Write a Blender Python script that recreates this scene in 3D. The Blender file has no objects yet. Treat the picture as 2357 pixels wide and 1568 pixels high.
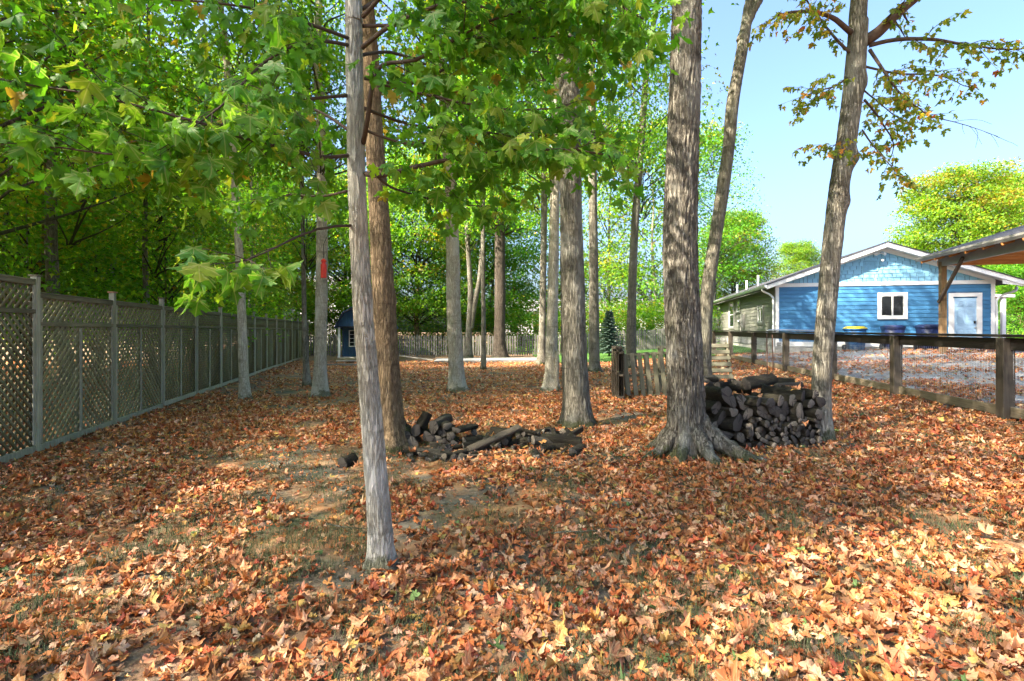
import bpy, math, random
import numpy as np
from mathutils import Vector, Matrix, Euler

random.seed(7)
RNG = np.random.default_rng(7)
R_ = math.radians
sc = bpy.context.scene
COL = sc.collection

# ------------------------------------------------------------------ camera
EYE = 1.5
cam_d = bpy.data.cameras.new('camera')
cam = bpy.data.objects.new('camera', cam_d)
COL.objects.link(cam)
cam.location = (0, 0, EYE)
cam.rotation_euler = (R_(90), 0, 0)
cam_d.sensor_width = 36
cam_d.lens = 18
cam_d.shift_y = -23 / 2357
cam_d.clip_start = 0.05
cam_d.clip_end = 2000
sc.camera = cam

# ------------------------------------------------------------------ sky, sun, exposure
SUN_EL, SUN_AZ = R_(42), math.atan2(-0.84, -0.46)      # azimuth measured from +Y towards +X
world = bpy.data.worlds.new('World')
sc.world = world
world.use_nodes = True
wn = world.node_tree
sky = wn.nodes.new('ShaderNodeTexSky')
sky.sky_type = 'NISHITA'
sky.sun_disc = False
sky.sun_elevation = SUN_EL
sky.sun_rotation = SUN_AZ
sky.air_density = 1.0
sky.dust_density = 6.0
sky.ozone_density = 6.0
wn.links.new(sky.outputs[0], wn.nodes['Background'].inputs[0])
wn.nodes['Background'].inputs[1].default_value = 0.05
sun_d = bpy.data.lights.new('sun', 'SUN')
sun_d.energy = 2.45
sun_d.angle = R_(0.6)
sun_d.color = (1.0, 0.89, 0.74)
sun = bpy.data.objects.new('sun', sun_d)
COL.objects.link(sun)
S = Vector((math.sin(SUN_AZ) * math.cos(SUN_EL), math.cos(SUN_AZ) * math.cos(SUN_EL), math.sin(SUN_EL)))
sun.rotation_euler = S.to_track_quat('Z', 'Y').to_euler()
sun.location = (-12, -8, 25)
vs = sc.view_settings
vs.view_transform = 'Standard'
vs.look = 'None'
vs.gamma = 1
vs.use_curve_mapping = False
vs.exposure = 3.58
cy = sc.cycles
cy.max_bounces = 5
cy.diffuse_bounces = 3
cy.glossy_bounces = 2
cy.transmission_bounces = 3
cy.transparent_max_bounces = 6
cy.caustics_reflective = False
cy.caustics_refractive = False
cy.use_denoising = True
cy.use_adaptive_sampling = True
cy.adaptive_threshold = 0.02

# ------------------------------------------------------------------ helpers: photo ray -> place
F_ = 1178.5


def XZ(px, py, d):
    """metres right of / above the ground datum for a ray at 2357-wide picture coordinates, at depth d"""
    return ((px - 1178.5) / F_ * d, d, EYE + (761 - py) / F_ * d)


_gx = np.array([-400, -8, 0.5, 3.8, 7, 11, 14.4, 19, 24, 400.0])
_gz = np.array([-0.05, 0.0, 0.0, 0.10, 0.28, 0.52, 0.70, 0.78, 0.80, 0.80])
_tx = np.linspace(-30, 40, 1401)
_tz = np.interp(_tx, _gx, _gz)
_k = np.ones(41) / 41
_tz = np.convolve(np.pad(_tz, 20, mode='edge'), _k, 'valid')


def hash3(ix, iy, iz, seed):
    h = (ix * 374761393 + iy * 668265263 + iz * 2147483647 + seed * 974711) & 0xFFFFFFFF
    h = ((h ^ (h >> 13)) * 1274126177) & 0xFFFFFFFF
    return ((h ^ (h >> 16)) & 0xFFFF) / 65535.0


def vnoise(x, y, z, seed=0):
    x, y, z = np.broadcast_arrays(np.asarray(x, float), np.asarray(y, float), np.asarray(z, float))
    fx, fy, fz = np.floor(x), np.floor(y), np.floor(z)
    ix, iy, iz = fx.astype(np.int64), fy.astype(np.int64), fz.astype(np.int64)
    tx, ty, tz = x - fx, y - fy, z - fz
    tx, ty, tz = tx * tx * (3 - 2 * tx), ty * ty * (3 - 2 * ty), tz * tz * (3 - 2 * tz)
    r = 0
    for dx in (0, 1):
        for dy in (0, 1):
            for dz in (0, 1):
                w = (tx if dx else 1 - tx) * (ty if dy else 1 - ty) * (tz if dz else 1 - tz)
                r = r + w * hash3(ix + dx, iy + dy, iz + dz, seed)
    return r


def ground_z(x, y):
    x = np.asarray(x, float)
    y = np.asarray(y, float)
    z = np.interp(x, _tx, _tz)
    near = np.clip(1 - np.hypot(x, y) / 60, 0, 1)
    z = z + near * (0.05 * (vnoise(x * 0.45, y * 0.45, 0.3, 3) - 0.5) + 0.025 * (vnoise(x * 2.1, y * 2.1, 0.7, 4) - 0.5))
    return z


def gz(x, y):
    return float(ground_z(np.array([x]), np.array([y]))[0])


# ------------------------------------------------------------------ helpers: meshes and objects
def mesh_np(name, V, F, mats=(), smooth=False, col=None, mi=None):
    """V (n,3), F (m,k) equal-sided faces"""
    V = np.ascontiguousarray(V, np.float32)
    F = np.ascontiguousarray(F, np.int32)
    me = bpy.data.meshes.new(name)
    k = F.shape[1]
    me.vertices.add(len(V))
    me.vertices.foreach_set('co', V.ravel())
    me.loops.add(F.size)
    me.loops.foreach_set('vertex_index', F.ravel())
    me.polygons.add(len(F))
    me.polygons.foreach_set('loop_start', np.arange(0, F.size, k, dtype=np.int32))
    if smooth:
        me.polygons.foreach_set('use_smooth', np.ones(len(F), bool))
    if mi is not None:
        me.polygons.foreach_set('material_index', np.asarray(mi, np.int32))
    me.update(calc_edges=True)
    if col is not None:
        a = me.color_attributes.new('Col', 'FLOAT_COLOR', 'POINT')
        c = np.ones((len(V), 4), np.float32)
        c[:, :3] = col
        a.data.foreach_set('color', c.ravel())
    for m in mats:
        me.materials.append(m)
    return me


def obj(name, me, parent=None, loc=(0, 0, 0), rot=(0, 0, 0), scale=(1, 1, 1)):
    o = bpy.data.objects.new(name, me)
    COL.objects.link(o)
    o.location = loc
    o.rotation_euler = rot
    o.scale = scale
    if parent is not None:
        o.parent = parent
    return o


def tag(o, label=None, cat=None, group=None, kind=None):
    if label:
        o['label'] = label
    if cat:
        o['category'] = cat
    if group:
        o['group'] = group
    if kind:
        o['kind'] = kind
    return o


def thing(name, label, cat, loc=(0, 0, 0), rotz=0, group=None):
    o = bpy.data.objects.new(name, None)
    o.empty_display_size = 0.2
    COL.objects.link(o)
    o.location = loc
    o.rotation_euler = (0, 0, rotz)
    return tag(o, label, cat, group)


_boxes = {}


def box_mesh(sx, sy, sz, m, ch=0.004):
    """chamfered box centred on the origin; meshes are shared between equal sizes"""
    key = (round(sx, 3), round(sy, 3), round(sz, 3), m.name, ch)
    if key in _boxes:
        return _boxes[key]
    hx, hy, hz = sx / 2, sy / 2, sz / 2
    c = min(ch, hx * .45, hy * .45, hz * .45)
    V, idx = [], {}
    for a in (-1, 1):
        for b in (-1, 1):
            for d in (-1, 1):
                idx[(a, b, d, 0)] = len(V); V.append((a * hx, b * (hy - c), d * (hz - c)))
                idx[(a, b, d, 1)] = len(V); V.append((a * (hx - c), b * hy, d * (hz - c)))
                idx[(a, b, d, 2)] = len(V); V.append((a * (hx - c), b * (hy - c), d * hz))
    Fc = []
    for s in (-1, 1):
        Fc.append([idx[(s, -1, -1, 0)], idx[(s, 1, -1, 0)], idx[(s, 1, 1, 0)], idx[(s, -1, 1, 0)]][::s])
        Fc.append([idx[(-1, s, -1, 1)], idx[(-1, s, 1, 1)], idx[(1, s, 1, 1)], idx[(1, s, -1, 1)]][::s])
        Fc.append([idx[(-1, -1, s, 2)], idx[(1, -1, s, 2)], idx[(1, 1, s, 2)], idx[(-1, 1, s, 2)]][::s])
    for a in (-1, 1):
        for b in (-1, 1):
            q = [idx[(a, b, -1, 0)], idx[(a, b, -1, 1)], idx[(a, b, 1, 1)], idx[(a, b, 1, 0)]]
            Fc.append(q if a * b > 0 else q[::-1])
            q = [idx[(a, -1, b, 0)], idx[(a, 1, b, 0)], idx[(a, 1, b, 2)], idx[(a, -1, b, 2)]]
            Fc.append(q if a * b > 0 else q[::-1])
            q = [idx[(-1, a, b, 1)], idx[(-1, a, b, 2)], idx[(1, a, b, 2)], idx[(1, a, b, 1)]]
            Fc.append(q if a * b > 0 else q[::-1])
            for d in (-1, 1):
                t = [idx[(a, b, d, 0)], idx[(a, b, d, 1)], idx[(a, b, d, 2)]]
                Fc.append(t if a * b * d > 0 else t[::-1])
    me = bpy.data.meshes.new('board')
    me.from_pydata(V, [], Fc)
    me.materials.append(m)
    _boxes[key] = me
    return me


def box(name, size, loc, m, parent=None, rot=(0, 0, 0), ch=0.004):
    return obj(name, box_mesh(*size, m, ch), parent, loc, rot)


def poly_mesh(name, V, Fc, *mats):
    me = bpy.data.meshes.new(name)
    me.from_pydata([tuple(v) for v in V], [], [tuple(f) for f in Fc])
    for m in mats:
        me.materials.append(m)
    me.update()
    return me


def prism(name, pts, axis, a, b, m, parent=None, loc=(0, 0, 0)):
    """extrude a 2-D outline: axis 'y' -> pts are (x,z); axis 'x' -> pts are (y,z); axis 'z' -> (x,y)"""
    def put(p, t):
        return {'y': (p[0], t, p[1]), 'x': (t, p[0], p[1]), 'z': (p[0], p[1], t)}[axis]
    n = len(pts)
    V = [put(p, a) for p in pts] + [put(p, b) for p in pts]
    Fc = [tuple(range(n)), tuple(range(2 * n - 1, n - 1, -1))] + [(i, n + i, n + (i + 1) % n, (i + 1) % n) for i in range(n)]
    me = poly_mesh(name, V, Fc, m)
    import bmesh
    bm = bmesh.new(); bm.from_mesh(me)
    bmesh.ops.recalc_face_normals(bm, faces=bm.faces)
    bm.to_mesh(me); bm.free()
    return obj(name, me, parent, loc)


def tube_arrays(pts, radii, n=8, cap=True):
    """tube along pts; returns V, quads (caps as degenerate-free fans of quads avoided: closed by a tip ring)"""
    P = np.array(pts, float)
    Rr = np.broadcast_to(np.asarray(radii, float), (len(P),)).copy()
    T = np.gradient(P, axis=0)
    T /= np.linalg.norm(T, axis=1)[:, None] + 1e-9
    ref = np.array([0, 0, 1.0]) if abs(T[0, 2]) < 0.9 else np.array([1.0, 0, 0])
    V = []
    u = np.cross(T[0], ref); u /= np.linalg.norm(u)
    ang = np.linspace(0, 2 * np.pi, n, endpoint=False)
    for i in range(len(P)):
        u = u - T[i] * np.dot(u, T[i]); u /= np.linalg.norm(u) + 1e-9
        v = np.cross(T[i], u)
        V.append(P[i] + Rr[i] * (np.cos(ang)[:, None] * u + np.sin(ang)[:, None] * v))
    V = np.concatenate(V)
    m = len(P)
    i = np.arange(m - 1)[:, None] * n
    j = np.arange(n)[None]
    j2 = (j + 1) % n
    Q = np.stack([i + j, i + j2, i + n + j2, i + n + j], -1).reshape(-1, 4)
    if cap:
        c0, c1 = len(V), len(V) + 1
        V = np.vstack([V, P[:1], P[-1:]])
        jj = np.arange(n); kk = (jj + 1) % n
        Q = np.vstack([Q, np.stack([kk, jj, np.full(n, c0), np.full(n, c0)], -1) * 0 + np.stack([kk, jj, np.full(n, c0), kk], -1) * 0 + 0]) if False else Q
        tri = np.vstack([np.stack([kk, jj, np.full(n, c0)], -1), np.stack([jj + (m - 1) * n, kk + (m - 1) * n, np.full(n, c1)], -1)])
        return V, Q, tri
    return V, Q, np.zeros((0, 3), int)


class MB:
    """collects pieces of ONE part as triangles"""
    def __init__(s):
        s.V, s.F, s.M, s.n = [], [], [], 0

    def add(s, V, Q=None, T=None, mi=0):
        V = np.asarray(V, float)
        fs = []
        if Q is not None and len(Q):
            Q = np.asarray(Q)
            fs += [Q[:, [0, 1, 2]], Q[:, [0, 2, 3]]]
        if T is not None and len(T):
            fs.append(np.asarray(T))
        f = np.vstack(fs)
        s.V.append(V); s.F.append(f + s.n); s.M.append(np.full(len(f), mi)); s.n += len(V)

    def tube(s, pts, radii, n=8, mi=0):
        s.add(*tube_arrays(pts, radii, n), mi=mi)

    def box(s, c, size, mi=0):
        c = np.array(c); h = np.array(size) / 2
        V = np.array([[x, y, z] for x in (-1, 1) for y in (-1, 1) for z in (-1, 1)]) * h + c
        Q = np.array([[0, 1, 3, 2], [4, 6, 7, 5], [0, 4, 5, 1], [2, 3, 7, 6], [0, 2, 6, 4], [1, 5, 7, 3]])
        s.add(V, Q, mi=mi)

    def mesh(s, name, mats, smooth=False, off=(0, 0, 0)):
        return mesh_np(name, np.vstack(s.V) - np.array(off), np.vstack(s.F), mats, smooth, mi=np.concatenate(s.M))

    def build(s, name, mats, parent=None, smooth=False, loc=(0, 0, 0)):
        return obj(name, s.mesh(name, mats if isinstance(mats, (list, tuple)) else [mats], smooth), parent, loc)


# ------------------------------------------------------------------ materials
class NT:
    def __init__(s, name):
        s.m = bpy.data.materials.new(name)
        s.m.use_nodes = True
        s.t = s.m.node_tree
        s.b = s.t.nodes['Principled BSDF']
        s.out = s.t.nodes['Material Output']

    def n(s, kind, **kw):
        nd = s.t.nodes.new('ShaderNode' + kind)
        for k, v in kw.items():
            setattr(nd, k, v)
        return nd

    def l(s, a, b):
        s.t.links.new(a, b)

    def coord(s, scale=(1, 1, 1), which='Object', rnd=True):
        tc = s.n('TexCoord')
        mp = s.n('Mapping')
        mp.inputs['Scale'].default_value = scale
        if rnd:
            oi = s.n('ObjectInfo')
            mu = s.n('Math', operation='MULTIPLY'); mu.inputs[1].default_value = 37.0
            s.l(oi.outputs['Random'], mu.inputs[0])
            ad = s.n('VectorMath', operation='ADD')
            s.l(tc.outputs[which], ad.inputs[0]); s.l(mu.outputs[0], ad.inputs[1])
            s.l(ad.outputs[0], mp.inputs['Vector'])
        else:
            s.l(tc.outputs[which], mp.inputs['Vector'])
        return mp.outputs[0]

    def noise(s, vec, scale=1.0, detail=4, rough=0.6, dist=0.0):
        nd = s.n('TexNoise')
        nd.inputs['Scale'].default_value = scale
        nd.inputs['Detail'].default_value = detail
        nd.inputs['Roughness'].default_value = rough
        nd.inputs['Distortion'].default_value = dist
        if vec is not None:
            s.l(vec, nd.inputs['Vector'])
        return nd.outputs['Fac']

    def ramp(s, fac, stops):
        r = s.n('ValToRGB')
        el = r.color_ramp.elements
        while len(el) < len(stops):
            el.new(0.5)
        for e, (p, c) in zip(el, stops):
            e.position = p
            e.color = (*c, 1) if len(c) == 3 else c
        s.l(fac, r.inputs[0])
        return r.outputs[0]

    def mix(s, fac, a, b, blend='MIX'):
        m = s.n('Mix', data_type='RGBA', blend_type=blend)
        if isinstance(fac, (int, float)):
            m.inputs[0].default_value = fac
        else:
            s.l(fac, m.inputs[0])
        for v, i in ((a, 6), (b, 7)):
            if isinstance(v, (tuple, list)):
                m.inputs[i].default_value = (*v, 1)
            else:
                s.l(v, m.inputs[i])
        return m.outputs[2]

    def vary(s, colour, amt=0.25):
        oi = s.n('ObjectInfo')
        mr = s.n('MapRange')
        mr.inputs['To Min'].default_value = 1 - amt
        mr.inputs['To Max'].default_value = 1 + amt
        s.l(oi.outputs['Random'], mr.inputs['Value'])
        hs = s.n('HueSaturation')
        s.l(mr.outputs[0], hs.inputs['Value'])
        s.l(colour, hs.inputs['Color'])
        return hs.outputs[0]

    def bump(s, h, strength=0.5, dist=0.01, prev=None):
        b = s.n('Bump')
        b.inputs['Strength'].default_value = strength
        b.inputs['Distance'].default_value = dist
        s.l(h, b.inputs['Height'])
        if prev is not None:
            s.l(prev, b.inputs['Normal'])
        s.l(b.outputs[0], s.b.inputs['Normal'])
        return b.outputs[0]

    def base(s, c, rough=0.8, spec=0.3):
        if isinstance(c, (tuple, list)):
            s.b.inputs['Base Color'].default_value = (*c, 1)
        else:
            s.l(c, s.b.inputs['Base Color'])
        s.b.inputs['Roughness'].default_value = rough
        s.b.inputs['Specular IOR Level'].default_value = spec
        return s.m


def plain(name, c, rough=0.6, spec=0.3, metal=0.0, amt=0.12, scale=6.0):
    t = NT(name)
    v = t.coord((1, 1, 1))
    f = t.noise(v, scale, 5, 0.65)
    lo = tuple(max(0, x * (1 - amt)) for x in c)
    hi = tuple(min(1, x * (1 + amt)) for x in c)
    t.base(t.ramp(f, [(0.3, lo), (0.7, hi)]), rough, spec)
    t.b.inputs['Metallic'].default_value = metal
    t.bump(f, 0.08, 0.005)
    return t.m


def wood(name, dark, light, axis='z', rough=0.85, grain=60.0, amt=0.22, green=None):
    t = NT(name)
    lo = grain * 0.05
    scv = {'x': (lo, grain, grain), 'y': (grain, lo, grain), 'z': (grain, grain, lo)}[axis]
    v = t.coord(scv)
    f = t.noise(v, 1.0, 6, 0.7, 0.4)
    c = t.ramp(f, [(0.32, dark), (0.68, light)])
    big = t.noise(t.coord((1, 1, 1)), 3.0, 3, 0.6)
    c = t.mix(t.ramp(big, [(0.35, (0, 0, 0)), (0.75, (0.55, 0.55, 0.55))]), c, green or dark)
    c = t.vary(c, amt)
    t.base(c, rough, 0.2)
    t.bump(f, 0.5, 0.004)
    return t.m


def bark_mat(name, dark, light, scale=1.0, moss=0.25, patch=None):
    t = NT(name)
    v = t.coord((28 * scale, 28 * scale, 3.6 * scale), rnd=True)
    f = t.noise(v, 1.0, 8, 0.72, 0.6)
    v2 = t.coord((36 * scale, 36 * scale, 4.2 * scale), rnd=True)
    f2 = t.noise(v2, 1.0, 4, 0.6, 0.5)
    sub = t.n('Math', operation='SUBTRACT'); sub.inputs[1].default_value = 0.5; t.l(f2, sub.inputs[0])
    ab = t.n('Math', operation='ABSOLUTE'); t.l(sub.outputs[0], ab.inputs[0])
    crack = t.ramp(ab.outputs[0], [(0.0, (0, 0, 0)), (0.085, (1, 1, 1))])
    c = t.ramp(f, [(0.30, dark), (0.52, tuple((a + b) / 2 for a, b in zip(dark, light))), (0.75, light)])
    c = t.mix(t.mix(0.3, crack, (1, 1, 1)), tuple(x * 0.5 for x in dark), c)
    band = t.noise(t.coord((2.5, 2.5, 13)), 1.0, 3, 0.6)
    c = t.mix(t.ramp(band, [(0.56, (0, 0, 0)), (0.70, (0.6, 0.6, 0.6))]), c, tuple(x * 0.6 for x in dark))
    big = t.noise(t.coord((1, 1, 0.6)), 2.2, 4, 0.6)
    if patch:
        c = t.mix(t.ramp(big, [(0.52, (0, 0, 0)), (0.66, (0.7, 0.7, 0.7))]), c, patch)
    if moss > 0:
        mo = t.noise(t.coord((2.2, 2.2, 1.2)), 1.3, 5, 0.7)
        c = t.mix(t.ramp(mo, [(0.56, (0, 0, 0)), (0.78, (moss, moss, moss))]), c, (0.10, 0.12, 0.035))
    tcz = t.n('TexCoord'); sz = t.n('SeparateXYZ'); t.l(tcz.outputs['Object'], sz.inputs[0])
    ft = t.noise(t.coord((5, 5, 5)), 1.0, 5, 0.7)
    hz = t.n('Math', operation='MULTIPLY_ADD'); hz.inputs[1].default_value = -1.5; hz.inputs[2].default_value = 0.32   # moss creeping up the foot
    t.l(sz.outputs[2], hz.inputs[0])
    ms_ = t.n('Math', operation='ADD'); t.l(hz.outputs[0], ms_.inputs[0]); t.l(ft, ms_.inputs[1])
    c = t.mix(t.ramp(ms_.outputs[0], [(0.62, (0, 0, 0)), (0.74, (0.75, 0.75, 0.75))]), c, (0.055, 0.065, 0.02))
    t.base(t.vary(c, 0.12), 0.92, 0.15)
    add = t.n('Math', operation='ADD')
    t.l(f, add.inputs[0]); t.l(crack, add.inputs[1])
    t.bump(add.outputs[0], 1.0, 0.016 / scale)
    return t.m


def leaf_mat(name, trans=0.45, tgain=(2.6, 2.3, 1.2), rough=0.5, spec=0.35, objrand=0.0, ramp=None):
    """two-sided thin leaf: attribute colour (or per-object ramp), diffuse plus translucent"""
    t = NT(name)
    if ramp:
        oi = t.n('ObjectInfo')
        c = t.ramp(oi.outputs['Random'], ramp)
        c.node.color_ramp.interpolation = 'LINEAR'
    else:
        at = t.n('Attribute'); at.attribute_name = 'Col'
        c = at.outputs['Color']
    if objrand:
        oi = t.n('ObjectInfo')
        hs = t.n('HueSaturation')
        mr = t.n('MapRange'); mr.inputs['To Min'].default_value = 0.5 - objrand * 0.12; mr.inputs['To Max'].default_value = 0.5 + objrand * 0.05
        t.l(oi.outputs['Random'], mr.inputs['Value']); t.l(mr.outputs[0], hs.inputs['Hue'])
        t.l(c, hs.inputs['Color'])
        c = hs.outputs[0]
    if ramp:
        tc = t.n('TexCoord'); sx = t.n('SeparateXYZ'); t.l(tc.outputs['Object'], sx.inputs[0])
        last = None
        for dx, dy in ((0, 1), (.873, .488), (-.873, .488), (.957, -.29), (-.957, -.29)):
            a = t.n('Math', operation='MULTIPLY'); a.inputs[1].default_value = dy; t.l(sx.outputs[0], a.inputs[0])
            b = t.n('Math', operation='MULTIPLY_ADD'); b.inputs[1].default_value = -dx; t.l(sx.outputs[1], b.inputs[0]); t.l(a.outputs[0], b.inputs[2])
            d = t.n('Math', operation='ABSOLUTE'); t.l(b.outputs[0], d.inputs[0])
            if last is None:
                last = d.outputs[0]
            else:
                mn = t.n('Math', operation='MINIMUM'); t.l(last, mn.inputs[0]); t.l(d.outputs[0], mn.inputs[1]); last = mn.outputs[0]
        c = t.mix(t.ramp(last, [(0.008, (0.55, 0.55, 0.55)), (0.03, (0, 0, 0))]), c, t.mix(0.35, c, (0.75, 0.62, 0.35)))
    nz = t.noise(t.coord((1, 1, 1), rnd=False), 45.0 if not ramp else 5.0, 3, 0.6)
    c = t.mix(t.ramp(nz, [(0.35, (0, 0, 0)), (0.75, (0.35, 0.35, 0.35))]), c, t.mix(0.5, c, (0.0, 0.0, 0.0)))
    t.base(c, rough, spec)
    tr = t.n('BsdfTranslucent')
    t.l(t.mix(1.0, c, tgain, 'MULTIPLY'), tr.inputs['Color'])
    ms = t.n('MixShader')
    ms.inputs[0].default_value = trans
    t.l(t.b.outputs[0], ms.inputs[1]); t.l(tr.outputs[0], ms.inputs[2])
    t.l(ms.outputs[0], t.out.inputs['Surface'])
    return t.m


def glass_mat(name, c=(0.012, 0.014, 0.016)):
    t = NT(name)
    v = t.coord((1, 1, 1))
    t.base(t.ramp(t.noise(v, 2.0, 2), [(0.3, c), (0.7, tuple(x * 1.8 for x in c))]), 0.06, 0.6)
    return t.m


M = {}
M['bark_pale'] = bark_mat('bark_pale', (0.31, 0.275, 0.20), (0.74, 0.68, 0.54), 1.6, 0.10, (0.60, 0.58, 0.50))
M['bark_brown'] = bark_mat('bark_brown', (0.13, 0.088, 0.05), (0.40, 0.29, 0.175), 1.3, 0.2)
M['bark_grey'] = bark_mat('bark_grey', (0.115, 0.102, 0.074), (0.37, 0.342, 0.27), 1.1, 0.22, (0.36, 0.35, 0.29))
M['bark_big'] = bark_mat('bark_big', (0.062, 0.052, 0.038), (0.32, 0.292, 0.235), 1.0, 0.16, (0.30, 0.29, 0.245))
M['bark_smooth'] = bark_mat('bark_smooth', (0.15, 0.135, 0.10), (0.33, 0.305, 0.235), 0.9, 0.35, (0.30, 0.29, 0.22))
M['bark_dark'] = bark_mat('bark_dark', (0.05, 0.04, 0.03), (0.16, 0.13, 0.10), 1.0, 0.2)
M['twig'] = plain('twig', (0.075, 0.05, 0.035), 0.8, 0.2, 0, 0.35, 14)
M['leaf'] = leaf_mat('maple_leaf', 0.48, objrand=0.0)
M['leaf_far'] = leaf_mat('woods_leaf', 0.54, (2.75, 2.4, 0.9), objrand=0.2)
M['leaf_turn'] = leaf_mat('turning_leaf', 0.58, (2.2, 2.2, 1.1))
M['litter'] = leaf_mat('dry_leaf', 0.16, (1.5, 1.3, 1.0), 0.62, 0.25)
DRY = [(0.0, (0.38, 0.115, 0.035)), (0.15, (0.49, 0.20, 0.08)), (0.3, (0.55, 0.28, 0.15)), (0.45, (0.43, 0.145, 0.05)),
       (0.58, (0.60, 0.37, 0.22)), (0.7, (0.50, 0.235, 0.07)), (0.8, (0.36, 0.085, 0.04)), (0.9, (0.53, 0.34, 0.10)), (1.0, (0.16, 0.07, 0.035))]
M['litter_one'] = leaf_mat('dry_leaf_single', 0.16, (1.5, 1.3, 1.0), 0.62, 0.25, ramp=DRY)
M['green_one'] = leaf_mat('maple_leaf_single', 0.48, ramp=[(0.0, (0.062, 0.19, 0.013)), (0.4, (0.082, 0.23, 0.015)), (0.8, (0.125, 0.27, 0.017)), (1.0, (0.22, 0.28, 0.025))])
M['lattice'] = wood('weathered_lattice', (0.115, 0.105, 0.058), (0.29, 0.265, 0.165), 'x', green=(0.13, 0.13, 0.055))
M['fence_post'] = wood('weathered_post', (0.21, 0.20, 0.15), (0.43, 0.41, 0.33), 'z', green=(0.19, 0.20, 0.11))
M['fence_rail'] = wood('weathered_rail', (0.085, 0.076, 0.048), (0.22, 0.2, 0.135), 'x', green=(0.09, 0.095, 0.042))
M['picket'] = wood('grey_picket', (0.10, 0.097, 0.083), (0.24, 0.232, 0.205), 'z', green=(0.11, 0.12, 0.065))
M['copper'] = plain('copper_cap', (0.36, 0.17, 0.10), 0.5, 0.5, 0.3)
M['black_wood'] = wood('black_stained_timber', (0.022, 0.018, 0.014), (0.085, 0.07, 0.054), 'z', 0.6, green=(0.13, 0.108, 0.078))
M['black_wood_y'] = wood('black_stained_rail', (0.010, 0.009, 0.008), (0.034, 0.029, 0.025), 'y', 0.5, green=(0.024, 0.02, 0.017))
M['tan_wood_y'] = wood('weathered_kick_board', (0.13, 0.105, 0.07), (0.27, 0.22, 0.15), 'y', 0.8)
M['pallet'] = wood('pallet_board', (0.10, 0.088, 0.058), (0.235, 0.21, 0.145), 'z', green=(0.11, 0.115, 0.058))
M['pallet_flat'] = wood('pallet_board_flat', (0.055, 0.05, 0.036), (0.14, 0.13, 0.095), 'x', green=(0.07, 0.075, 0.04))
M['pallet_dark'] = wood('old_pallet_board', (0.035, 0.028, 0.02), (0.11, 0.09, 0.065), 'z')
M['timber'] = wood('timber_post', (0.13, 0.08, 0.04), (0.30, 0.20, 0.105), 'z', 0.7, 40)
M['cedar'] = wood('cedar_beam', (0.33, 0.13, 0.035), (0.55, 0.26, 0.09), 'x', 0.6, 30)
M['brace'] = wood('dark_brace', (0.05, 0.035, 0.025), (0.12, 0.085, 0.06), 'z', 0.7)
M['white'] = plain('white_paint', (0.74, 0.74, 0.72), 0.55, 0.3, 0, 0.05)
M['white_metal'] = plain('white_gutter', (0.70, 0.71, 0.70), 0.4, 0.4, 0, 0.05)
M['grey_metal'] = plain('grey_gutter', (0.17, 0.165, 0.15), 0.45, 0.4, 0, 0.08)
M['grey_trim'] = plain('grey_trim', (0.20, 0.197, 0.185), 0.6, 0.3, 0, 0.08)


def siding(name, c):
    t = NT(name)
    f = t.noise(t.coord((4, 30, 30)), 1.0, 5, 0.65)
    lo = tuple(x * 0.9 for x in c); hi = tuple(x * 1.1 for x in c)
    t.base(t.vary(t.ramp(f, [(0.3, lo), (0.7, hi)]), 0.06), 0.55, 0.3)
    t.bump(f, 0.15, 0.003)
    return t.m


M['blue'] = siding('blue_siding', (0.048, 0.175, 0.34))
M['pale_blue'] = siding('pale_blue_shingle', (0.20, 0.42, 0.57))
M['gable_felt'] = siding('gable_underlay', (0.06, 0.12, 0.17))
M['door_blue'] = siding('pale_blue_door', (0.34, 0.52, 0.70))
M['grey_siding'] = siding('grey_siding', (0.165, 0.165, 0.14))
M['concrete'] = plain('concrete_block', (0.34, 0.33, 0.29), 0.9, 0.2, 0, 0.25, 9)
M['glass'] = glass_mat('window_glass')
M['dark'] = plain('dark_interior', (0.02, 0.02, 0.022), 0.6)
M['bin_navy'] = plain('navy_plastic', (0.012, 0.022, 0.085), 0.42, 0.4, 0, 0.1)
M['bin_blue'] = plain('blue_plastic', (0.02, 0.095, 0.24), 0.42, 0.4, 0, 0.1)
M['bin_yellow'] = plain('yellow_plastic', (0.70, 0.56, 0.02), 0.42, 0.4, 0, 0.08)
M['rubber'] = plain('black_rubber', (0.015, 0.015, 0.015), 0.7)
M['steel'] = plain('galvanised_steel', (0.42, 0.43, 0.44), 0.35, 0.5, 0.8, 0.1)
M['wire'] = plain('wire', (0.50, 0.49, 0.46), 0.45, 0.5, 0.3, 0.1)
M['rust'] = plain('rusty_rod', (0.09, 0.05, 0.035), 0.85, 0.2, 0, 0.4, 30)
M['red'] = plain('red_plastic', (0.62, 0.035, 0.02), 0.4, 0.4, 0, 0.15, 20)
M['shed_blue'] = plain('shed_blue_metal', (0.028, 0.072, 0.15), 0.4, 0.4, 0.1, 0.1)
M['shed_yellow'] = plain('shed_yellow_door', (0.62, 0.50, 0.03), 0.5, 0.3, 0, 0.06)
M['deck'] = wood('shed_deck', (0.15, 0.14, 0.12), (0.32, 0.30, 0.26), 'x')
M['roof_far'] = plain('far_roof', (0.16, 0.15, 0.15), 0.9, 0.2, 0, 0.3, 8)
M['far_white'] = plain('far_house_siding', (0.70, 0.69, 0.66), 0.7, 0.2, 0, 0.06, 4)


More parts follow.
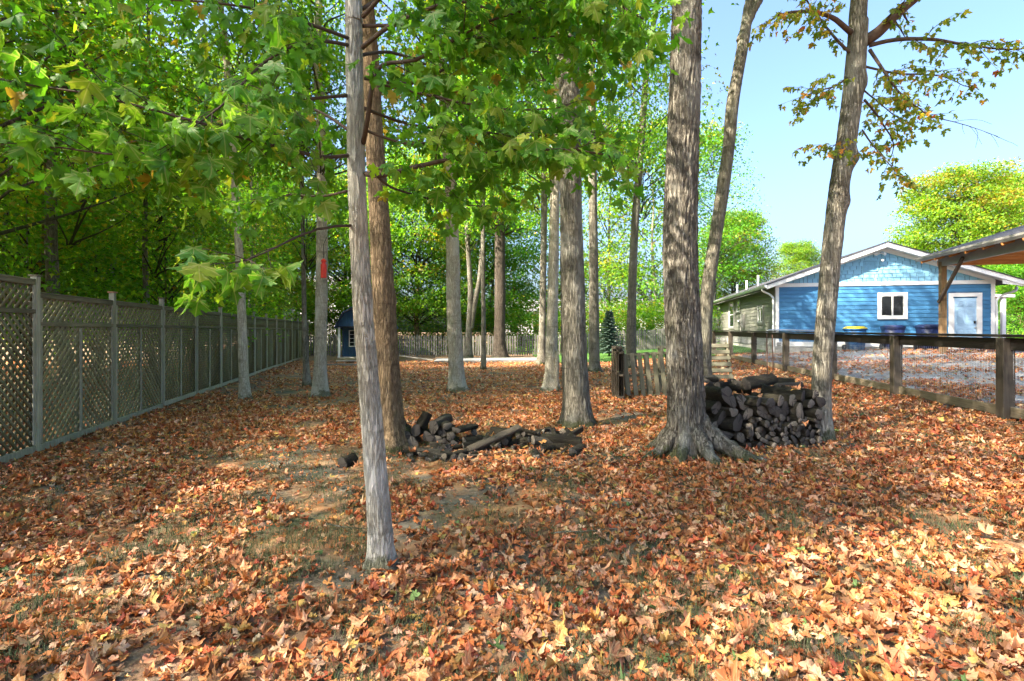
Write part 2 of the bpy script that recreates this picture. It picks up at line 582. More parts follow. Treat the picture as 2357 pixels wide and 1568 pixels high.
def shingle_roof():
    t = NT('asphalt_shingles')
    br = t.n('TexBrick')
    br.inputs['Scale'].default_value = 3.0
    br.inputs['Color1'].default_value = (0.035, 0.035, 0.04, 1)
    br.inputs['Color2'].default_value = (0.075, 0.072, 0.075, 1)
    br.inputs['Mortar'].default_value = (0.015, 0.015, 0.016, 1)
    br.inputs['Mortar Size'].default_value = 0.015
    t.l(t.coord((1, 1, 1), rnd=False), br.inputs['Vector'])
    f = t.noise(t.coord((1, 1, 1), rnd=False), 60, 4)
    t.base(t.mix(0.4, br.outputs['Color'], t.ramp(f, [(0.3, (0.03, 0.03, 0.033)), (0.7, (0.11, 0.11, 0.115))])), 0.9, 0.2)
    t.bump(f, 0.5, 0.01)
    return t.m


M['shingle'] = shingle_roof()


def ground_mat():
    t = NT('forest_soil')
    v = t.coord((1, 1, 1), rnd=False)
    f1 = t.noise(v, 0.9, 6, 0.65)
    f2 = t.noise(v, 22, 6, 0.7)
    f3 = t.noise(v, 1.7, 5, 0.6, 0.4)
    soil = t.ramp(f2, [(0.25, (0.055, 0.047, 0.036)), (0.5, (0.115, 0.10, 0.078)), (0.75, (0.20, 0.18, 0.145))])
    grass = t.ramp(f2, [(0.3, (0.03, 0.045, 0.015)), (0.7, (0.085, 0.10, 0.04))])
    c = t.mix(t.ramp(f1, [(0.50, (0, 0, 0)), (0.66, (0.7, 0.7, 0.7))]), soil, grass)
    # far off, leaves too small to tell apart
    vo = t.n('TexVoronoi'); vo.inputs['Scale'].default_value = 11.0
    t.l(v, vo.inputs['Vector'])
    sep = t.n('SeparateColor'); t.l(vo.outputs['Color'], sep.inputs[0])
    lv = t.ramp(sep.outputs[0], [(0.0, (0.20, 0.09, 0.035)), (0.3, (0.36, 0.17, 0.07)), (0.6, (0.42, 0.25, 0.12)), (1.0, (0.28, 0.10, 0.035))])
    c = t.mix(t.ramp(f3, [(0.40, (0.0, 0.0, 0.0)), (0.60, (0.75, 0.75, 0.75))]), c, lv)
    t.base(c, 0.95, 0.1)
    t.bump(f2, 0.7, 0.02)
    return t.m


def gravel_mat():
    t = NT('grey_gravel')
    v = t.coord((1, 1, 1), rnd=False)
    vo = t.n('TexVoronoi'); vo.inputs['Scale'].default_value = 38
    t.l(v, vo.inputs['Vector'])
    sep = t.n('SeparateColor'); t.l(vo.outputs['Color'], sep.inputs[0])
    c = t.ramp(sep.outputs[0], [(0, (0.14, 0.145, 0.15)), (0.5, (0.30, 0.305, 0.31)), (1, (0.50, 0.50, 0.49))])
    big = t.noise(v, 1.2, 5)
    c = t.mix(t.ramp(big, [(0.35, (0.6, 0.6, 0.6)), (0.65, (0, 0, 0))]), c, (0.16, 0.13, 0.10))
    t.base(c, 0.9, 0.2)
    t.bump(vo.outputs['Distance'], 0.9, -0.02)
    return t.m


def lawn_mat():
    t = NT('lawn')
    v = t.coord((1, 1, 1), rnd=False)
    f = t.noise(v, 16, 6, 0.7)
    t.base(t.ramp(f, [(0.3, (0.03, 0.075, 0.015)), (0.7, (0.08, 0.17, 0.035))]), 0.95, 0.1)
    t.bump(f, 0.8, 0.03)
    return t.m


M['soil'] = ground_mat()
M['gravel'] = gravel_mat()
M['lawn'] = lawn_mat()
M['slab'] = plain('concrete_slab', (0.20, 0.197, 0.185), 0.9, 0.2, 0, 0.2, 5)


def grass_mat(name, a, b):
    t = NT(name)
    at = t.n('Attribute'); at.attribute_name = 'Col'
    t.base(at.outputs['Color'], 0.7, 0.2)
    return t.m


M['grass'] = grass_mat('grass_blades', 0, 0)


def log_bark():
    t = NT('log_bark')
    v = t.coord((5, 40, 40))
    f = t.noise(v, 1.0, 7, 0.72, 0.5)
    c = t.ramp(f, [(0.3, (0.012, 0.010, 0.008)), (0.6, (0.042, 0.035, 0.025)), (0.8, (0.12, 0.105, 0.08))])
    mo = t.noise(t.coord((1, 1, 1)), 6, 5, 0.7)
    c = t.mix(t.ramp(mo, [(0.5, (0, 0, 0)), (0.7, (0.7, 0.7, 0.7))]), c, (0.075, 0.075, 0.034))
    oi = t.n('ObjectInfo')
    c = t.mix(t.ramp(oi.outputs['Random'], [(0.6, (0, 0, 0)), (0.95, (0.7, 0.7, 0.7))]), c, t.ramp(f, [(0.3, (0.045, 0.038, 0.03)), (0.7, (0.17, 0.145, 0.11))]))
    t.base(t.vary(c, 0.3), 0.9, 0.2)
    t.bump(f, 1.0, 0.03)
    return t.m


def log_end():
    t = NT('cut_log_end')
    tc = t.n('TexCoord')
    sep = t.n('SeparateXYZ'); t.l(tc.outputs['Object'], sep.inputs[0])
    cb = t.n('CombineXYZ'); t.l(sep.outputs[1], cb.inputs[0]); t.l(sep.outputs[2], cb.inputs[1])
    wv = t.n('TexWave', wave_type='RINGS', rings_direction='Z')
    wv.inputs['Scale'].default_value = 2.2; wv.inputs['Distortion'].default_value = 1.2
    t.l(cb.outputs[0], wv.inputs['Vector'])
    gr = t.n('TexGradient', gradient_type='RADIAL'); t.l(cb.outputs[0], gr.inputs['Vector'])
    oi = t.n('ObjectInfo')
    an = t.n('CombineXYZ'); t.l(gr.outputs['Fac'], an.inputs[0]); t.l(oi.outputs['Random'], an.inputs[1])
    crk = t.n('TexNoise'); crk.inputs['Scale'].default_value = 13; crk.inputs['Detail'].default_value = 2
    t.l(an.outputs[0], crk.inputs['Vector'])
    c = t.ramp(oi.outputs['Random'], [(0.0, (0.045, 0.039, 0.033)), (0.4, (0.095, 0.083, 0.068)), (0.75, (0.18, 0.155, 0.12)), (1.0, (0.32, 0.27, 0.20))])
    c = t.mix(t.mix(0.55, wv.outputs['Color'], (0, 0, 0)), c, t.mix(0.55, c, (0.0, 0.0, 0.0)))
    c = t.mix(t.ramp(crk.outputs['Fac'], [(0.56, (0, 0, 0)), (0.61, (0.9, 0.9, 0.9))]), c, (0.012, 0.010, 0.009))
    bl = t.noise(t.coord((1, 1, 1)), 14, 5, 0.7)
    c = t.mix(t.ramp(bl, [(0.42, (0.65, 0.65, 0.65)), (0.6, (0, 0, 0))]), c, (0.038, 0.032, 0.027))
    t.base(c, 0.8, 0.25)
    t.bump(wv.outputs['Fac'], 0.25, 0.003)
    return t.m


M['log_bark'] = log_bark()
M['log_end'] = log_end()


def needle_mat():
    t = NT('spruce_needles')
    f = t.noise(t.coord((1, 1, 1)), 30, 3)
    t.base(t.ramp(f, [(0.3, (0.04, 0.075, 0.05)), (0.7, (0.11, 0.165, 0.13))]), 0.7, 0.2)
    return t.m


M['needle'] = needle_mat()

# ------------------------------------------------------------------ the setting: ground, gravel, lawn, slab
def axis_steps(lo, hi, fine, far):
    mid = np.arange(lo, hi + fine, fine)
    g = fine * np.cumprod(np.full(34, 1.22))
    up = hi + fine + np.cumsum(g); dn = lo - np.cumsum(g)
    a = np.concatenate([dn[::-1], mid, up])
    a = a[np.abs(a) < far]
    return np.concatenate([[-far], a, [far]])


xs = axis_steps(-11, 13, 0.11, 450)
ys = axis_steps(0.5, 22, 0.11, 450)
GX, GY = np.meshgrid(xs, ys)
Vg = np.stack([GX.ravel(), GY.ravel(), ground_z(GX.ravel(), GY.ravel())], -1)
nx, ny = len(xs), len(ys)
ii = (np.arange(ny - 1)[:, None] * nx + np.arange(nx - 1)[None]).ravel()
ground = obj('ground', mesh_np('ground', Vg, np.stack([ii, ii + 1, ii + nx + 1, ii + nx], -1), [M['soil']], True))
tag(ground, kind='structure')


def sheet(name, x0, x1, y0, y1, step, m, lift, inside, skirt=0.0):
    a = np.arange(x0, x1 + step, step); b = np.arange(y0, y1 + step, step)
    A, B = np.meshgrid(a, b)
    V = np.stack([A.ravel(), B.ravel(), ground_z(A.ravel(), B.ravel()) + lift], -1)
    n = len(a)
    i = (np.arange(len(b) - 1)[:, None] * n + np.arange(n - 1)[None]).ravel()
    Q = np.stack([i, i + 1, i + n + 1, i + n], -1)
    c = V[Q].mean(1)
    Q = Q[inside(c[:, 0], c[:, 1])]
    return tag(obj(name, mesh_np(name, V, Q, [m], True)), kind='structure')


def rail_x(y):
    return 6.80 + 0.135 * (np.asarray(y) - 7.1)


def in_gravel(x, y):
    e = 0.5 * (vnoise(x * 1.3, y * 1.3, 0.2, 9) - 0.5)
    return (x > rail_x(y) + 0.25 + e) & (y + e * 2 < 21.3 - 0.2125 * (x - 11.0)) & (y > 4 + e) & (y < 24)


def in_lawn(x, y):
    e = 2.2 * (vnoise(x * 0.5, y * 0.5, 0.6, 12) - 0.5)
    return (y + e > 22.5) & (y < 31.5) & (x + e > 1.5) & (x + e < 13.0)


sheet('gravel_yard', 6.6, 24, 3.6, 24, 0.2, M['gravel'], 0.035, in_gravel)
sheet('lawn', 0, 14, 20, 33, 0.25, M['lawn'], 0.05, in_lawn)
pad = box('concrete_path', (5.6, 2.2, 0.14), (-0.9, 25.0, gz(-0.9, 25.0) + 0.035), M['slab'], rot=(0, R_(-0.25), R_(4)))
tag(pad, kind='structure')


# ------------------------------------------------------------------ leaves as geometry
def sym(half):
    return np.array(half + [(-x, y) for x, y in half[::-1] if abs(x) > 1e-6])


HALF = [(0.0, 0.0), (0.13, -0.06), (0.33, -0.10), (0.33, 0.06), (0.53, 0.09), (0.50, 0.22), (0.68, 0.38), (0.51, 0.41), (0.46, 0.54), (0.33, 0.47), (0.17, 0.43), (0.20, 0.62), (0.31, 0.70), (0.16, 0.76), (0.0, 1.0)]


def fan(outline, centre):
    n = len(outline)
    V = np.vstack([outline, [centre]])
    T = np.array([[n, i, (i + 1) % n] for i in range(n)])
    return np.column_stack([V, np.zeros(len(V))]), T


LEAF_HI = fan(sym(HALF), (0, 0.22))
LEAF_MID = fan(sym([(0.0, 0.0), (0.32, -0.08), (0.36, 0.10), (0.66, 0.36), (0.20, 0.46), (0.26, 0.68), (0.0, 1.0)]), (0, 0.22))
_v = np.array([(0, 0), (0.58, 0.25), (0.22, 0.48), (0, 1.0), (-0.22, 0.48), (-0.58, 0.25)], float)
LEAF_LO = (np.column_stack([_v, np.zeros(6)]), np.array([[0, 1, 2], [0, 2, 3], [0, 3, 4], [0, 4, 5]]))


def ring_leaf(seed, fold=0.25, curl=0.5, cr=0.06, stalk=0.35):
    """one detailed leaf (about 90 triangles) with folded lobes, for leaves seen singly"""
    rg = np.random.default_rng(seed)
    o = sym(HALF)
    n = len(o)
    c = np.array([0, 0.22])
    mid = c + (o - c) * 0.52
    V = np.vstack([o, mid, [c]])
    T = []
    for i in range(n):
        j = (i + 1) % n
        T += [(i, j, n + j), (i, n + j, n + i), (n + i, n + j, 2 * n)]
    V = np.column_stack([V, np.zeros(len(V))])
    V[:, 2] = deform(V[None], rg, 1, fold, curl, cr)[0][:, 2]
    # stalk
    s = np.array([[-.012, 0, 0], [.012, 0, 0], [.008, -stalk * .5, .03], [-.008, -stalk * .5, .03], [0.0, -stalk, .09]])
    k = len(V)
    T += [(k, k + 3, k + 2), (k, k + 2, k + 1), (k + 3, k + 4, k + 2)]
    return np.vstack([V, s]), np.array(T)


def deform(V, rg, n, fold, curl, cr):
    """V (1 or n, nv, 3) -> (n, nv, 3) with fold along the midrib, cupping and crumple"""
    V = np.repeat(V, n, 0) if len(V) == 1 else V
    x, y = V[..., 0], V[..., 1] - 0.3
    fo = (rg.normal(0, 1, (n, 1)) * fold)
    a = rg.normal(0, 1, (n, 1)) * curl
    b = rg.normal(0, 1, (n, 1)) * curl
    c = rg.normal(0, 1, (n, 1)) * curl
    z = fo * np.abs(x) + a * x * x + b * x * y + c * y * y + rg.normal(0, 1, x.shape) * cr
    W = V.copy()
    W[..., 2] = z
    # foreshorten where the blade is bent
    W[..., 0] *= 1 - 0.35 * np.clip(np.abs(a) * 0.6 + np.abs(fo) * 0.5, 0, 1)
    W[..., 1] *= 1 - 0.30 * np.clip(np.abs(c) * 0.6, 0, 1)
    return W


def leaves_mesh(name, tmpl, pos, tip, nor, size, col, m, rg, fold=0.25, curl=0.35, cr=0.04):
    V0, T0 = tmpl
    n = len(pos)
    W = deform(V0[None], rg, n, fold, curl, cr)
    W[..., 0] *= rg.uniform(0.68, 1.08, (n, 1))
    W[..., :2] += rg.normal(0, cr * 0.55, W[..., :2].shape)
    tip = tip / (np.linalg.norm(tip, axis=1)[:, None] + 1e-9)
    side = np.cross(tip, nor)
    side /= np.linalg.norm(side, axis=1)[:, None] + 1e-9
    nor = np.cross(side, tip)
    P = pos[:, None] + size[:, None, None] * (W[..., :1] * side[:, None] + W[..., 1:2] * tip[:, None] + W[..., 2:] * nor[:, None])
    nv = len(V0)
    T = (T0[None] + (np.arange(n) * nv)[:, None, None]).reshape(-1, 3)
    C = np.repeat(col, nv, 0)
    return mesh_np(name, P.reshape(-1, 3), T, [m], False, C)


DRYC = np.array([c for _, c in DRY])


def dry_colours(n, rg):
    i = rg.choice(len(DRYC), n, p=[.15, .17, .14, .16, .11, .07, .07, .04, .09])
    c = DRYC[i] * rg.uniform(0.75, 1.22, (n, 1)) * (1 + rg.normal(0, 0.06, (n, 3)))
    g = rg.random(n) < 0.012
    c[g] = np.array([0.10, 0.16, 0.05]) * rg.uniform(.7, 1.3, (g.sum(), 1))
    return np.clip(c, 0.005, 0.75)


def litter_amount(x, y):
    """0 bare soil .. 1 thick leaves"""
    a = vnoise(x * 0.55, y * 0.55, 1.3, 21) * 0.42 + vnoise(x * 1.9, y * 1.9, 2.1, 22) * 0.33 + vnoise(x * 5.5, y * 5.5, 0.4, 23) * 0.25
    return np.clip((a - 0.315) / 0.13, 0, 1)


def scatter(y0, y1, dens, rg, wide=1.03, extra=1.6, even=False):
    n = int(dens * (y1 - y0) * 2 * (wide * y1 + extra))
    x = rg.uniform(-1, 1, n) * (wide * y1 + extra)
    y = rg.uniform(y0, y1, n)
    k = (np.abs(x) < wide * y + extra)
    x, y = x[k], y[k]
    k = rg.random(len(x)) < (0.8 if even else 0.07 + 0.93 * litter_amount(x, y))
    x, y = x[k], y[k]
    g = in_gravel(x, y)
    pile = np.clip((vnoise(x * 0.6, y * 1.1, 0.1, 31) - 0.36) / 0.2, 0, 1)
    k = (~g) | (rg.random(len(x)) < 0.10 + 0.85 * pile)
    k &= ~(in_lawn(x, y) & (rg.random(len(x)) < 0.9))
    k &= ~((y > 24.0) & (y < 26.1) & (x > -3.7) & (x < 2.0) & (rg.random(len(x)) < 0.85))
    k &= ~((y > 21.2 - 0.2125 * (x - 11.0)) & (x > 10.6))
    return x[k], y[k]


def litter(name, y0, y1, dens, tmpl, smin, smax, seed, tilt, lift, label, cr=0.05, curl=0.5, even=False):
    rg = np.random.default_rng(seed)
    x, y = scatter(y0, y1, dens, rg, even=even)
    n = len(x)
    z = ground_z(x, y) + rg.random(n) ** 1.5 * lift + 0.008
    z = z + np.where(in_gravel(x, y), 0.035, 0)
    a = rg.uniform(0, 2 * np.pi, n)
    tl = np.abs(rg.normal(0, tilt, n))
    b = rg.uniform(0, 2 * np.pi, n)
    nor = np.stack([np.sin(tl) * np.cos(b), np.sin(tl) * np.sin(b), np.cos(tl)], -1)
    tip = np.stack([np.cos(a), np.sin(a), np.zeros(n)], -1)
    tip = tip - nor * np.sum(tip * nor, 1)[:, None]
    size = rg.uniform(smin, smax, n)
    pos = np.stack([x, y, z + size * np.sin(tl) * 0.3], -1) - tip / np.linalg.norm(tip, axis=1)[:, None] * size[:, None] * 0.35
    me = leaves_mesh(name, tmpl, pos, tip, nor, size, dry_colours(n, rg), M['litter'], rg, 0.35, curl, cr)
    return tag(obj(name, me), label, 'leaves', kind='stuff')


litter('leaf_litter', 1.2, 5.6, 620, LEAF_HI, 0.034, 0.078, 41, 0.30, 0.028, 'thick orange and tan fallen maple leaves across the nearest ground', 0.06, 0.75)
litter('leaf_litter', 5.6, 11.5, 390, LEAF_MID, 0.040, 0.086, 42, 0.33, 0.03, 'orange brown fallen leaves spread between the tree trunks', 0.06, 0.75)
litter('leaf_litter', 11.5, 24.5, 130, LEAF_LO, 0.06, 0.11, 43, 0.4, 0.03, 'thin carpet of fallen leaves towards the shed and pickets', 0.03, 0.5)

litter('leaf_litter', 1.3, 8.0, 300, LEAF_LO, 0.014, 0.042, 44, 0.5, 0.012, 'small broken leaf fragments on the bare soil between the fallen leaves', 0.1, 0.5, True)

# the leaves that show largest, each one an object of the ground
rg = np.random.default_rng(99)
variants = []
for k in range(14):
    V, T = ring_leaf(200 + k, 0.40, 1.0, 0.045)
    variants.append(mesh_np('fallen_leaf', V, T, [M['litter_one']], True))
cnt = 0
while cnt < 262:
    y = 2.0 + 1.5 * rg.random() ** 1.3
    x = rg.uniform(-1.03, 1.03) * y
    if rg.random() > 0.25 + 0.75 * litter_amount(np.array([x]), np.array([y]))[0]:
        continue
    s = rg.uniform(0.055, 0.10)
    o = obj('fallen_leaf', variants[cnt % 14], ground, (x, y, gz(x, y) + 0.028 + 0.025 * rg.random()),
            (rg.normal(0, 0.28), rg.normal(0, 0.28), rg.uniform(0, 6.28)), (s, s, s))
    cnt += 1


# grass that shows between the leaves, and the lawn
def blades(name, x, y, h, w, seed, c0, c1, label, lean=0.9):
    rg = np.random.default_rng(seed)
    n = len(x)
    z = ground_z(x, y)
    a = rg.uniform(0, 2 * np.pi, n)
    hh = rg.uniform(0.5, 1.2, n) * h
    ln = rg.uniform(0.2, 1.0, n) * lean * hh
    d = np.stack([np.cos(a), np.sin(a), np.zeros(n)], -1)
    s = np.stack([-np.sin(a), np.cos(a), np.zeros(n)], -1) * w
    p = np.stack([x, y, z], -1)
    m = p + d * (ln * .35)[:, None] + np.array([0, 0, 1.]) * (hh * .6)[:, None]
    t = p + d * ln[:, None] + np.array([0, 0, 1.]) * (hh * .8)[:, None]
    V = np.stack([p - s, p + s, m + s * .7, m - s * .7, t], 1).reshape(-1, 3)
    b = np.arange(n)[:, None] * 5
    T = np.stack([b + [0, 1, 2], b + [0, 2, 3], b + [3, 2, 4]], 1).reshape(-1, 3)
    f = rg.random((n, 1))
    C = np.repeat(np.array(c0) * (1 - f) + np.array(c1) * f, 5, 0)
    return tag(obj(name, mesh_np(name, V, T, [M['grass']], False, C)), label, 'grass', kind='stuff')


rg = np.random.default_rng(5)
n = 220000
y = rg.uniform(1.6, 8.5, n); x = rg.uniform(-1, 1, n) * (y * 1.05 + 1)
tuft = vnoise(x * 1.6, y * 1.6, 3.3, 51) * 0.5 + vnoise(x * 5, y * 5, 1.1, 52) * 0.5
k = (rg.random(n) < np.clip((tuft - 0.50) / 0.15, 0, 1) * np.clip(1.25 - litter_amount(x, y) * 0.6, 0, 1)) & (rg.random(n) < 3.0 / np.maximum(y, 3)) & ~in_gravel(x, y)
blades('sparse_grass', x[k], y[k], 0.085, 0.0015, 6, (0.03, 0.062, 0.016), (0.11, 0.115, 0.055), 'sparse dull green grass showing between the fallen leaves', 1.3)
n = 60000
x = rg.uniform(0, 14, n); y = rg.uniform(20, 32, n)
k = in_lawn(x, y)
blades('lawn_grass', x[k], y[k], 0.09, 0.006, 7, (0.045, 0.13, 0.02), (0.10, 0.22, 0.045), 'short green lawn grass before the picket fence')


# ------------------------------------------------------------------ trees
def smooth_path(pts, step):
    P = np.array(pts, float)
    n = len(P)
    out = []
    for i in range(n - 1):
        p0, p1, p2, p3 = P[max(i - 1, 0)], P[i], P[i + 1], P[min(i + 2, n - 1)]
        L = np.linalg.norm((p2 - p1)[:3])
        k = max(2, int(L / step))
        t = np.linspace(0, 1, k, endpoint=False)[:, None]
        out.append(0.5 * ((2 * p1) + (-p0 + p2) * t + (2 * p0 - 5 * p1 + 4 * p2 - p3) * t * t + (-p0 + 3 * p1 - 3 * p2 + p3) * t ** 3))
    out.append(P[-1:])
    return np.vstack(out)


def trunk_mesh(name, pts, m, n=40, step=0.06, amp=0.06, seed=0, flare=0.5, lobes=5, freq=9.0, knots=(), fl_h=0.22, scars=0.0, roots=()):
    """pts: (x,y,z,r) from the ground up, in the tree's own frame; ridged bark relief in the mesh itself"""
    P = smooth_path(pts, step)
    rg = np.random.default_rng(seed)
    th = np.linspace(0, 2 * np.pi, n, endpoint=False)
    ph = rg.uniform(0, 6.28, 3)
    Z = P[:, 2:3]
    r = P[:, 3:4]
    ct, st = np.cos(th)[None], np.sin(th)[None]
    f = freq
    wz = 0.7 * (vnoise(ct * 2.5, st * 2.5, Z * 3.0, seed + 11) - 0.5)
    rid = vnoise(ct * f * 0.55 + wz, st * f * 0.55 + wz, Z * f * 0.62, seed)
    rid2 = vnoise(ct * f * 1.2 + 5, st * f * 1.2, Z * f * 1.0, seed + 1)
    ridge = 1 - np.abs(2 * rid - 1)
    low = vnoise(ct * 1.1, st * 1.1, Z * 0.9, seed + 2) - 0.5
    rel = 1 + amp * (ridge - 0.6) + amp * 0.7 * (rid2 - 0.5) + 0.10 * low
    lob = 0.5 + 0.5 * np.cos(lobes * th + ph[0])[None] * 0.6 + 0.25 * np.cos((lobes - 2) * th + ph[1])[None]
    rel = rel + flare * np.exp(-np.clip(Z, 0, 9) / fl_h) * (0.35 + 0.65 * lob)
    if scars:
        sz = vnoise(0.3, 0.7, Z * 4.2, seed + 7)
        rel = rel + scars * np.clip((sz - 0.72) / 0.1, 0, 1) * (vnoise(ct * 1.5, st * 1.5, Z * 4, seed + 8) - 0.2)
    R2 = r * rel * 0.87
    for kz, kt, ks, ka in knots:
        dth = np.angle(np.exp(1j * (th - kt)))[None]
        R2 = R2 + ka * np.exp(-((Z - kz) / ks) ** 2 - (dth * r / ks) ** 2)
    X = P[:, 0:1] + R2 * ct
    Y = P[:, 1:2] + R2 * st
    V = np.stack([X, Y, np.broadcast_to(Z, X.shape)], -1).reshape(-1, 3)
    k = len(P)
    i = np.arange(k - 1)[:, None] * n
    j = np.arange(n)[None]
    Q = np.stack([i + j, i + (j + 1) % n, i + n + (j + 1) % n, i + n + j], -1).reshape(-1, 4)
    mb = MB()
    top = len(V)
    mb.add(np.vstack([V, P[-1:, :3]]), Q, np.stack([np.arange(n) + (k - 1) * n, (np.arange(n) + 1) % n + (k - 1) * n, np.full(n, top)], -1))
    for rp in roots:
        RP = smooth_path(rp, 0.04)
        Vt, Qt, Tt = tube_arrays(RP[:, :3], RP[:, 3], 18)
        jit = vnoise(Vt[:, 0] * 16, Vt[:, 1] * 16, Vt[:, 2] * 16, seed + 5) - 0.5
        jit2 = vnoise(Vt[:, 0] * 40, Vt[:, 1] * 40, Vt[:, 2] * 40, seed + 6) - 0.5
        Vt = Vt + np.stack([jit2 * .03, jit2 * .03, jit * 0.05 + jit2 * .025], -1)
        mb.add(Vt, Qt, Tt)
    return mb.mesh(name, [m], True)


def rand_unit(n, rg):
    v = rg.normal(0, 1, (n, 3))
    return v / np.linalg.norm(v, axis=1)[:, None]


GREENS = np.array([(0.056, 0.175, 0.012), (0.080, 0.22, 0.014), (0.11, 0.255, 0.016), (0.155, 0.275, 0.018), (0.21, 0.26, 0.02)])


def green_colours(n, rg, yellow=0.06):
    c = GREENS[rg.choice(5, n, p=[.22, .33, .28, .13, .04])] * rg.uniform(0.82, 1.18, (n, 1))
    t = rg.random(n) < yellow
    c[t] = np.array([0.34, 0.24, 0.03]) * rg.uniform(0.6, 1.2, (t.sum(), 1))
    return c


def crown_parts(seed, H, R, n_cl, per, size, tmpl=LEAF_LO, squash=0.8, spread=0.62, low=0.35, yellow=0.06, hole=0.0):
    """foliage sprays through an uneven crown of height H and radius R (own frame, crown base at z=0)"""
    rg = np.random.default_rng(seed)
    C = []
    while len(C) < n_cl:
        z = rg.uniform(0, 1)
        prof = (low + (1 - low) * math.sin(math.pi * min(1, z * 0.9 + 0.12)) ** 0.8) * (1 - 0.45 * z)
        a = rg.uniform(0, 2 * np.pi)
        wob = 0.72 + 0.5 * float(vnoise(math.cos(a) * 1.6, math.sin(a) * 1.6, z * 4, seed))
        rr = R * prof * wob * math.sqrt(rg.uniform(0.04, 1))
        p = np.array([rr * math.cos(a), rr * math.sin(a), z * H])
        if hole and float(vnoise(p[0] * .7, p[1] * .7, p[2] * .7, seed + 9)) < hole:
            continue
        C.append(p)
    C = np.array(C)
    mb = MB()
    for i in range(0, n_cl, 3):
        p = C[i]
        z0 = max(-0.6, p[2] - 0.35 * np.hypot(p[0], p[1]) - 0.5)
        q = np.array([p[0] * .05, p[1] * .05, z0])
        mid = q * .5 + p * .5 + np.array([0, 0, 0.12]) + rg.normal(0, .12, 3)
        d = np.linalg.norm(p - q)
        mb.tube([q, q * .75 + mid * .25 + rg.normal(0, .04, 3), mid, mid * .4 + p * .6 + rg.normal(0, .08, 3), p], np.array([1, .85, .55, .35, .15]) * (0.010 + 0.009 * d), 5)
    n = n_cl * per
    c = np.repeat(C, per, 0)
    off = rand_unit(n, rg) * (rg.random((n, 1)) ** 0.45) * 1.75 * np.array([spread, spread, spread * 0.36])
    pos = c + off
    out = np.stack([pos[:, 0], pos[:, 1], np.zeros(n)], -1)
    out /= np.linalg.norm(out, axis=1)[:, None] + 1e-6
    tip = out * 0.6 + rand_unit(n, rg) * 0.7 + np.array([0, 0, -0.55])
    nor = np.array([0, 0, 1.0]) + rand_unit(n, rg) * 0.75
    sz = size * rg.uniform(0.65, 1.2, n)
    shade = np.repeat(rg.uniform(0.75, 1.2, n_cl), per)[:, None]
    turned = np.repeat(np.array([float(vnoise(c_[0] * .45, c_[1] * .45, c_[2] * .45, seed + 4)) + rg.normal(0, .08) for c_ in C]), per)
    col = green_colours(n, rg, 0.012) * shade
    cut = np.quantile(turned, 1 - min(.95, yellow * 1.3))
    yl = (turned > cut) & (rg.random(n) < 0.75)
    col[yl] = np.array([0.24, 0.24, 0.026]) * rg.uniform(0.7, 1.1, (yl.sum(), 1)) * shade[yl]
    crown = leaves_mesh('crown', tmpl, pos, tip, nor, sz, col, M['leaf_far'], rg, 0.3, 0.25, 0.02)
    return crown, mb.mesh('branches', [M['bark_dark']], True)


CR = [crown_parts(300, 10.5, 3.0, 230, 56, 0.135, low=0.55, hole=0.38),
      crown_parts(301, 9.0, 2.7, 200, 56, 0.13, low=0.65, hole=0.42),
      crown_parts(302, 11.5, 3.4, 230, 58, 0.14, low=0.5, hole=0.42, yellow=0.08),
      crown_parts(303, 8.0, 3.2, 200, 56, 0.135, low=0.6, yellow=0.05, hole=0.4)]
CR_HIGH = crown_parts(310, 6.5, 3.2, 160, 52, 0.13, low=0.75, hole=0.40)      # the yard trees' high crowns
CR_THIN = crown_parts(315, 9.5, 2.7, 95, 52, 0.135, low=0.6, hole=0.36)      # woodland crowns thinned to let more sun and sky light through
CR_SHADE = crown_parts(316, 7.5, 3.4, 330, 54, 0.135, low=0.8, hole=0.33)  # dense crown out of view, shaped to shade the blue house front
CR_SMALL = crown_parts(311, 3.4, 1.7, 110, 44, 0.115, low=0.8, hole=0.2)      # understorey
CR_FULL = crown_parts(312, 9.5, 4.6, 620, 62, 0.17, low=0.75, spread=0.6, yellow=0.02)   # open-grown trees far off
CR_GOLD = crown_parts(313, 9.5, 5.6, 760, 60, 0.19, low=0.8, spread=0.6, yellow=0.09)
CR_AIRY = crown_parts(314, 8.5, 2.6, 170, 52, 0.14, low=0.6, hole=0.3, yellow=0.05)

WOOD_TRUNKS = []
for s in range(5):
    rg = np.random.default_rng(500 + s)
    pts = [(0, 0, -0.15, 0.13)]
    x = y = 0
    for z in (0.6, 2, 4, 6, 8.5, 11, 13.5):
        x += rg.normal(0, .10); y += rg.normal(0, .10)
        pts.append((x, y, z, 0.125 * (1 - z / 17)))
    WOOD_TRUNKS.append(trunk_mesh('trunk', pts, M['bark_brown' if s % 2 else 'bark_grey'], 14, 0.3, 0.05, s, 0.5))


def simple_tree(name, label, loc, trunk, crown, cz, cs, ts=1.0, rz=0.0, group=None, tz=1.0):
    t = thing(name, label, 'tree', loc, rz, group)
    obj('trunk', trunk, t, (0, 0, 0), (0, 0, 0), (ts, ts, tz))
    obj('branches', crown[1], t, (0, 0, cz), (0, 0, 0), cs)
    obj('crown', crown[0], t, (0, 0, cz), (0, 0, 0), cs)
    return t


# ---- woods behind the lattice fence
def fence_x(y):
    return -5.81 - 0.257 * (y - 6.24)


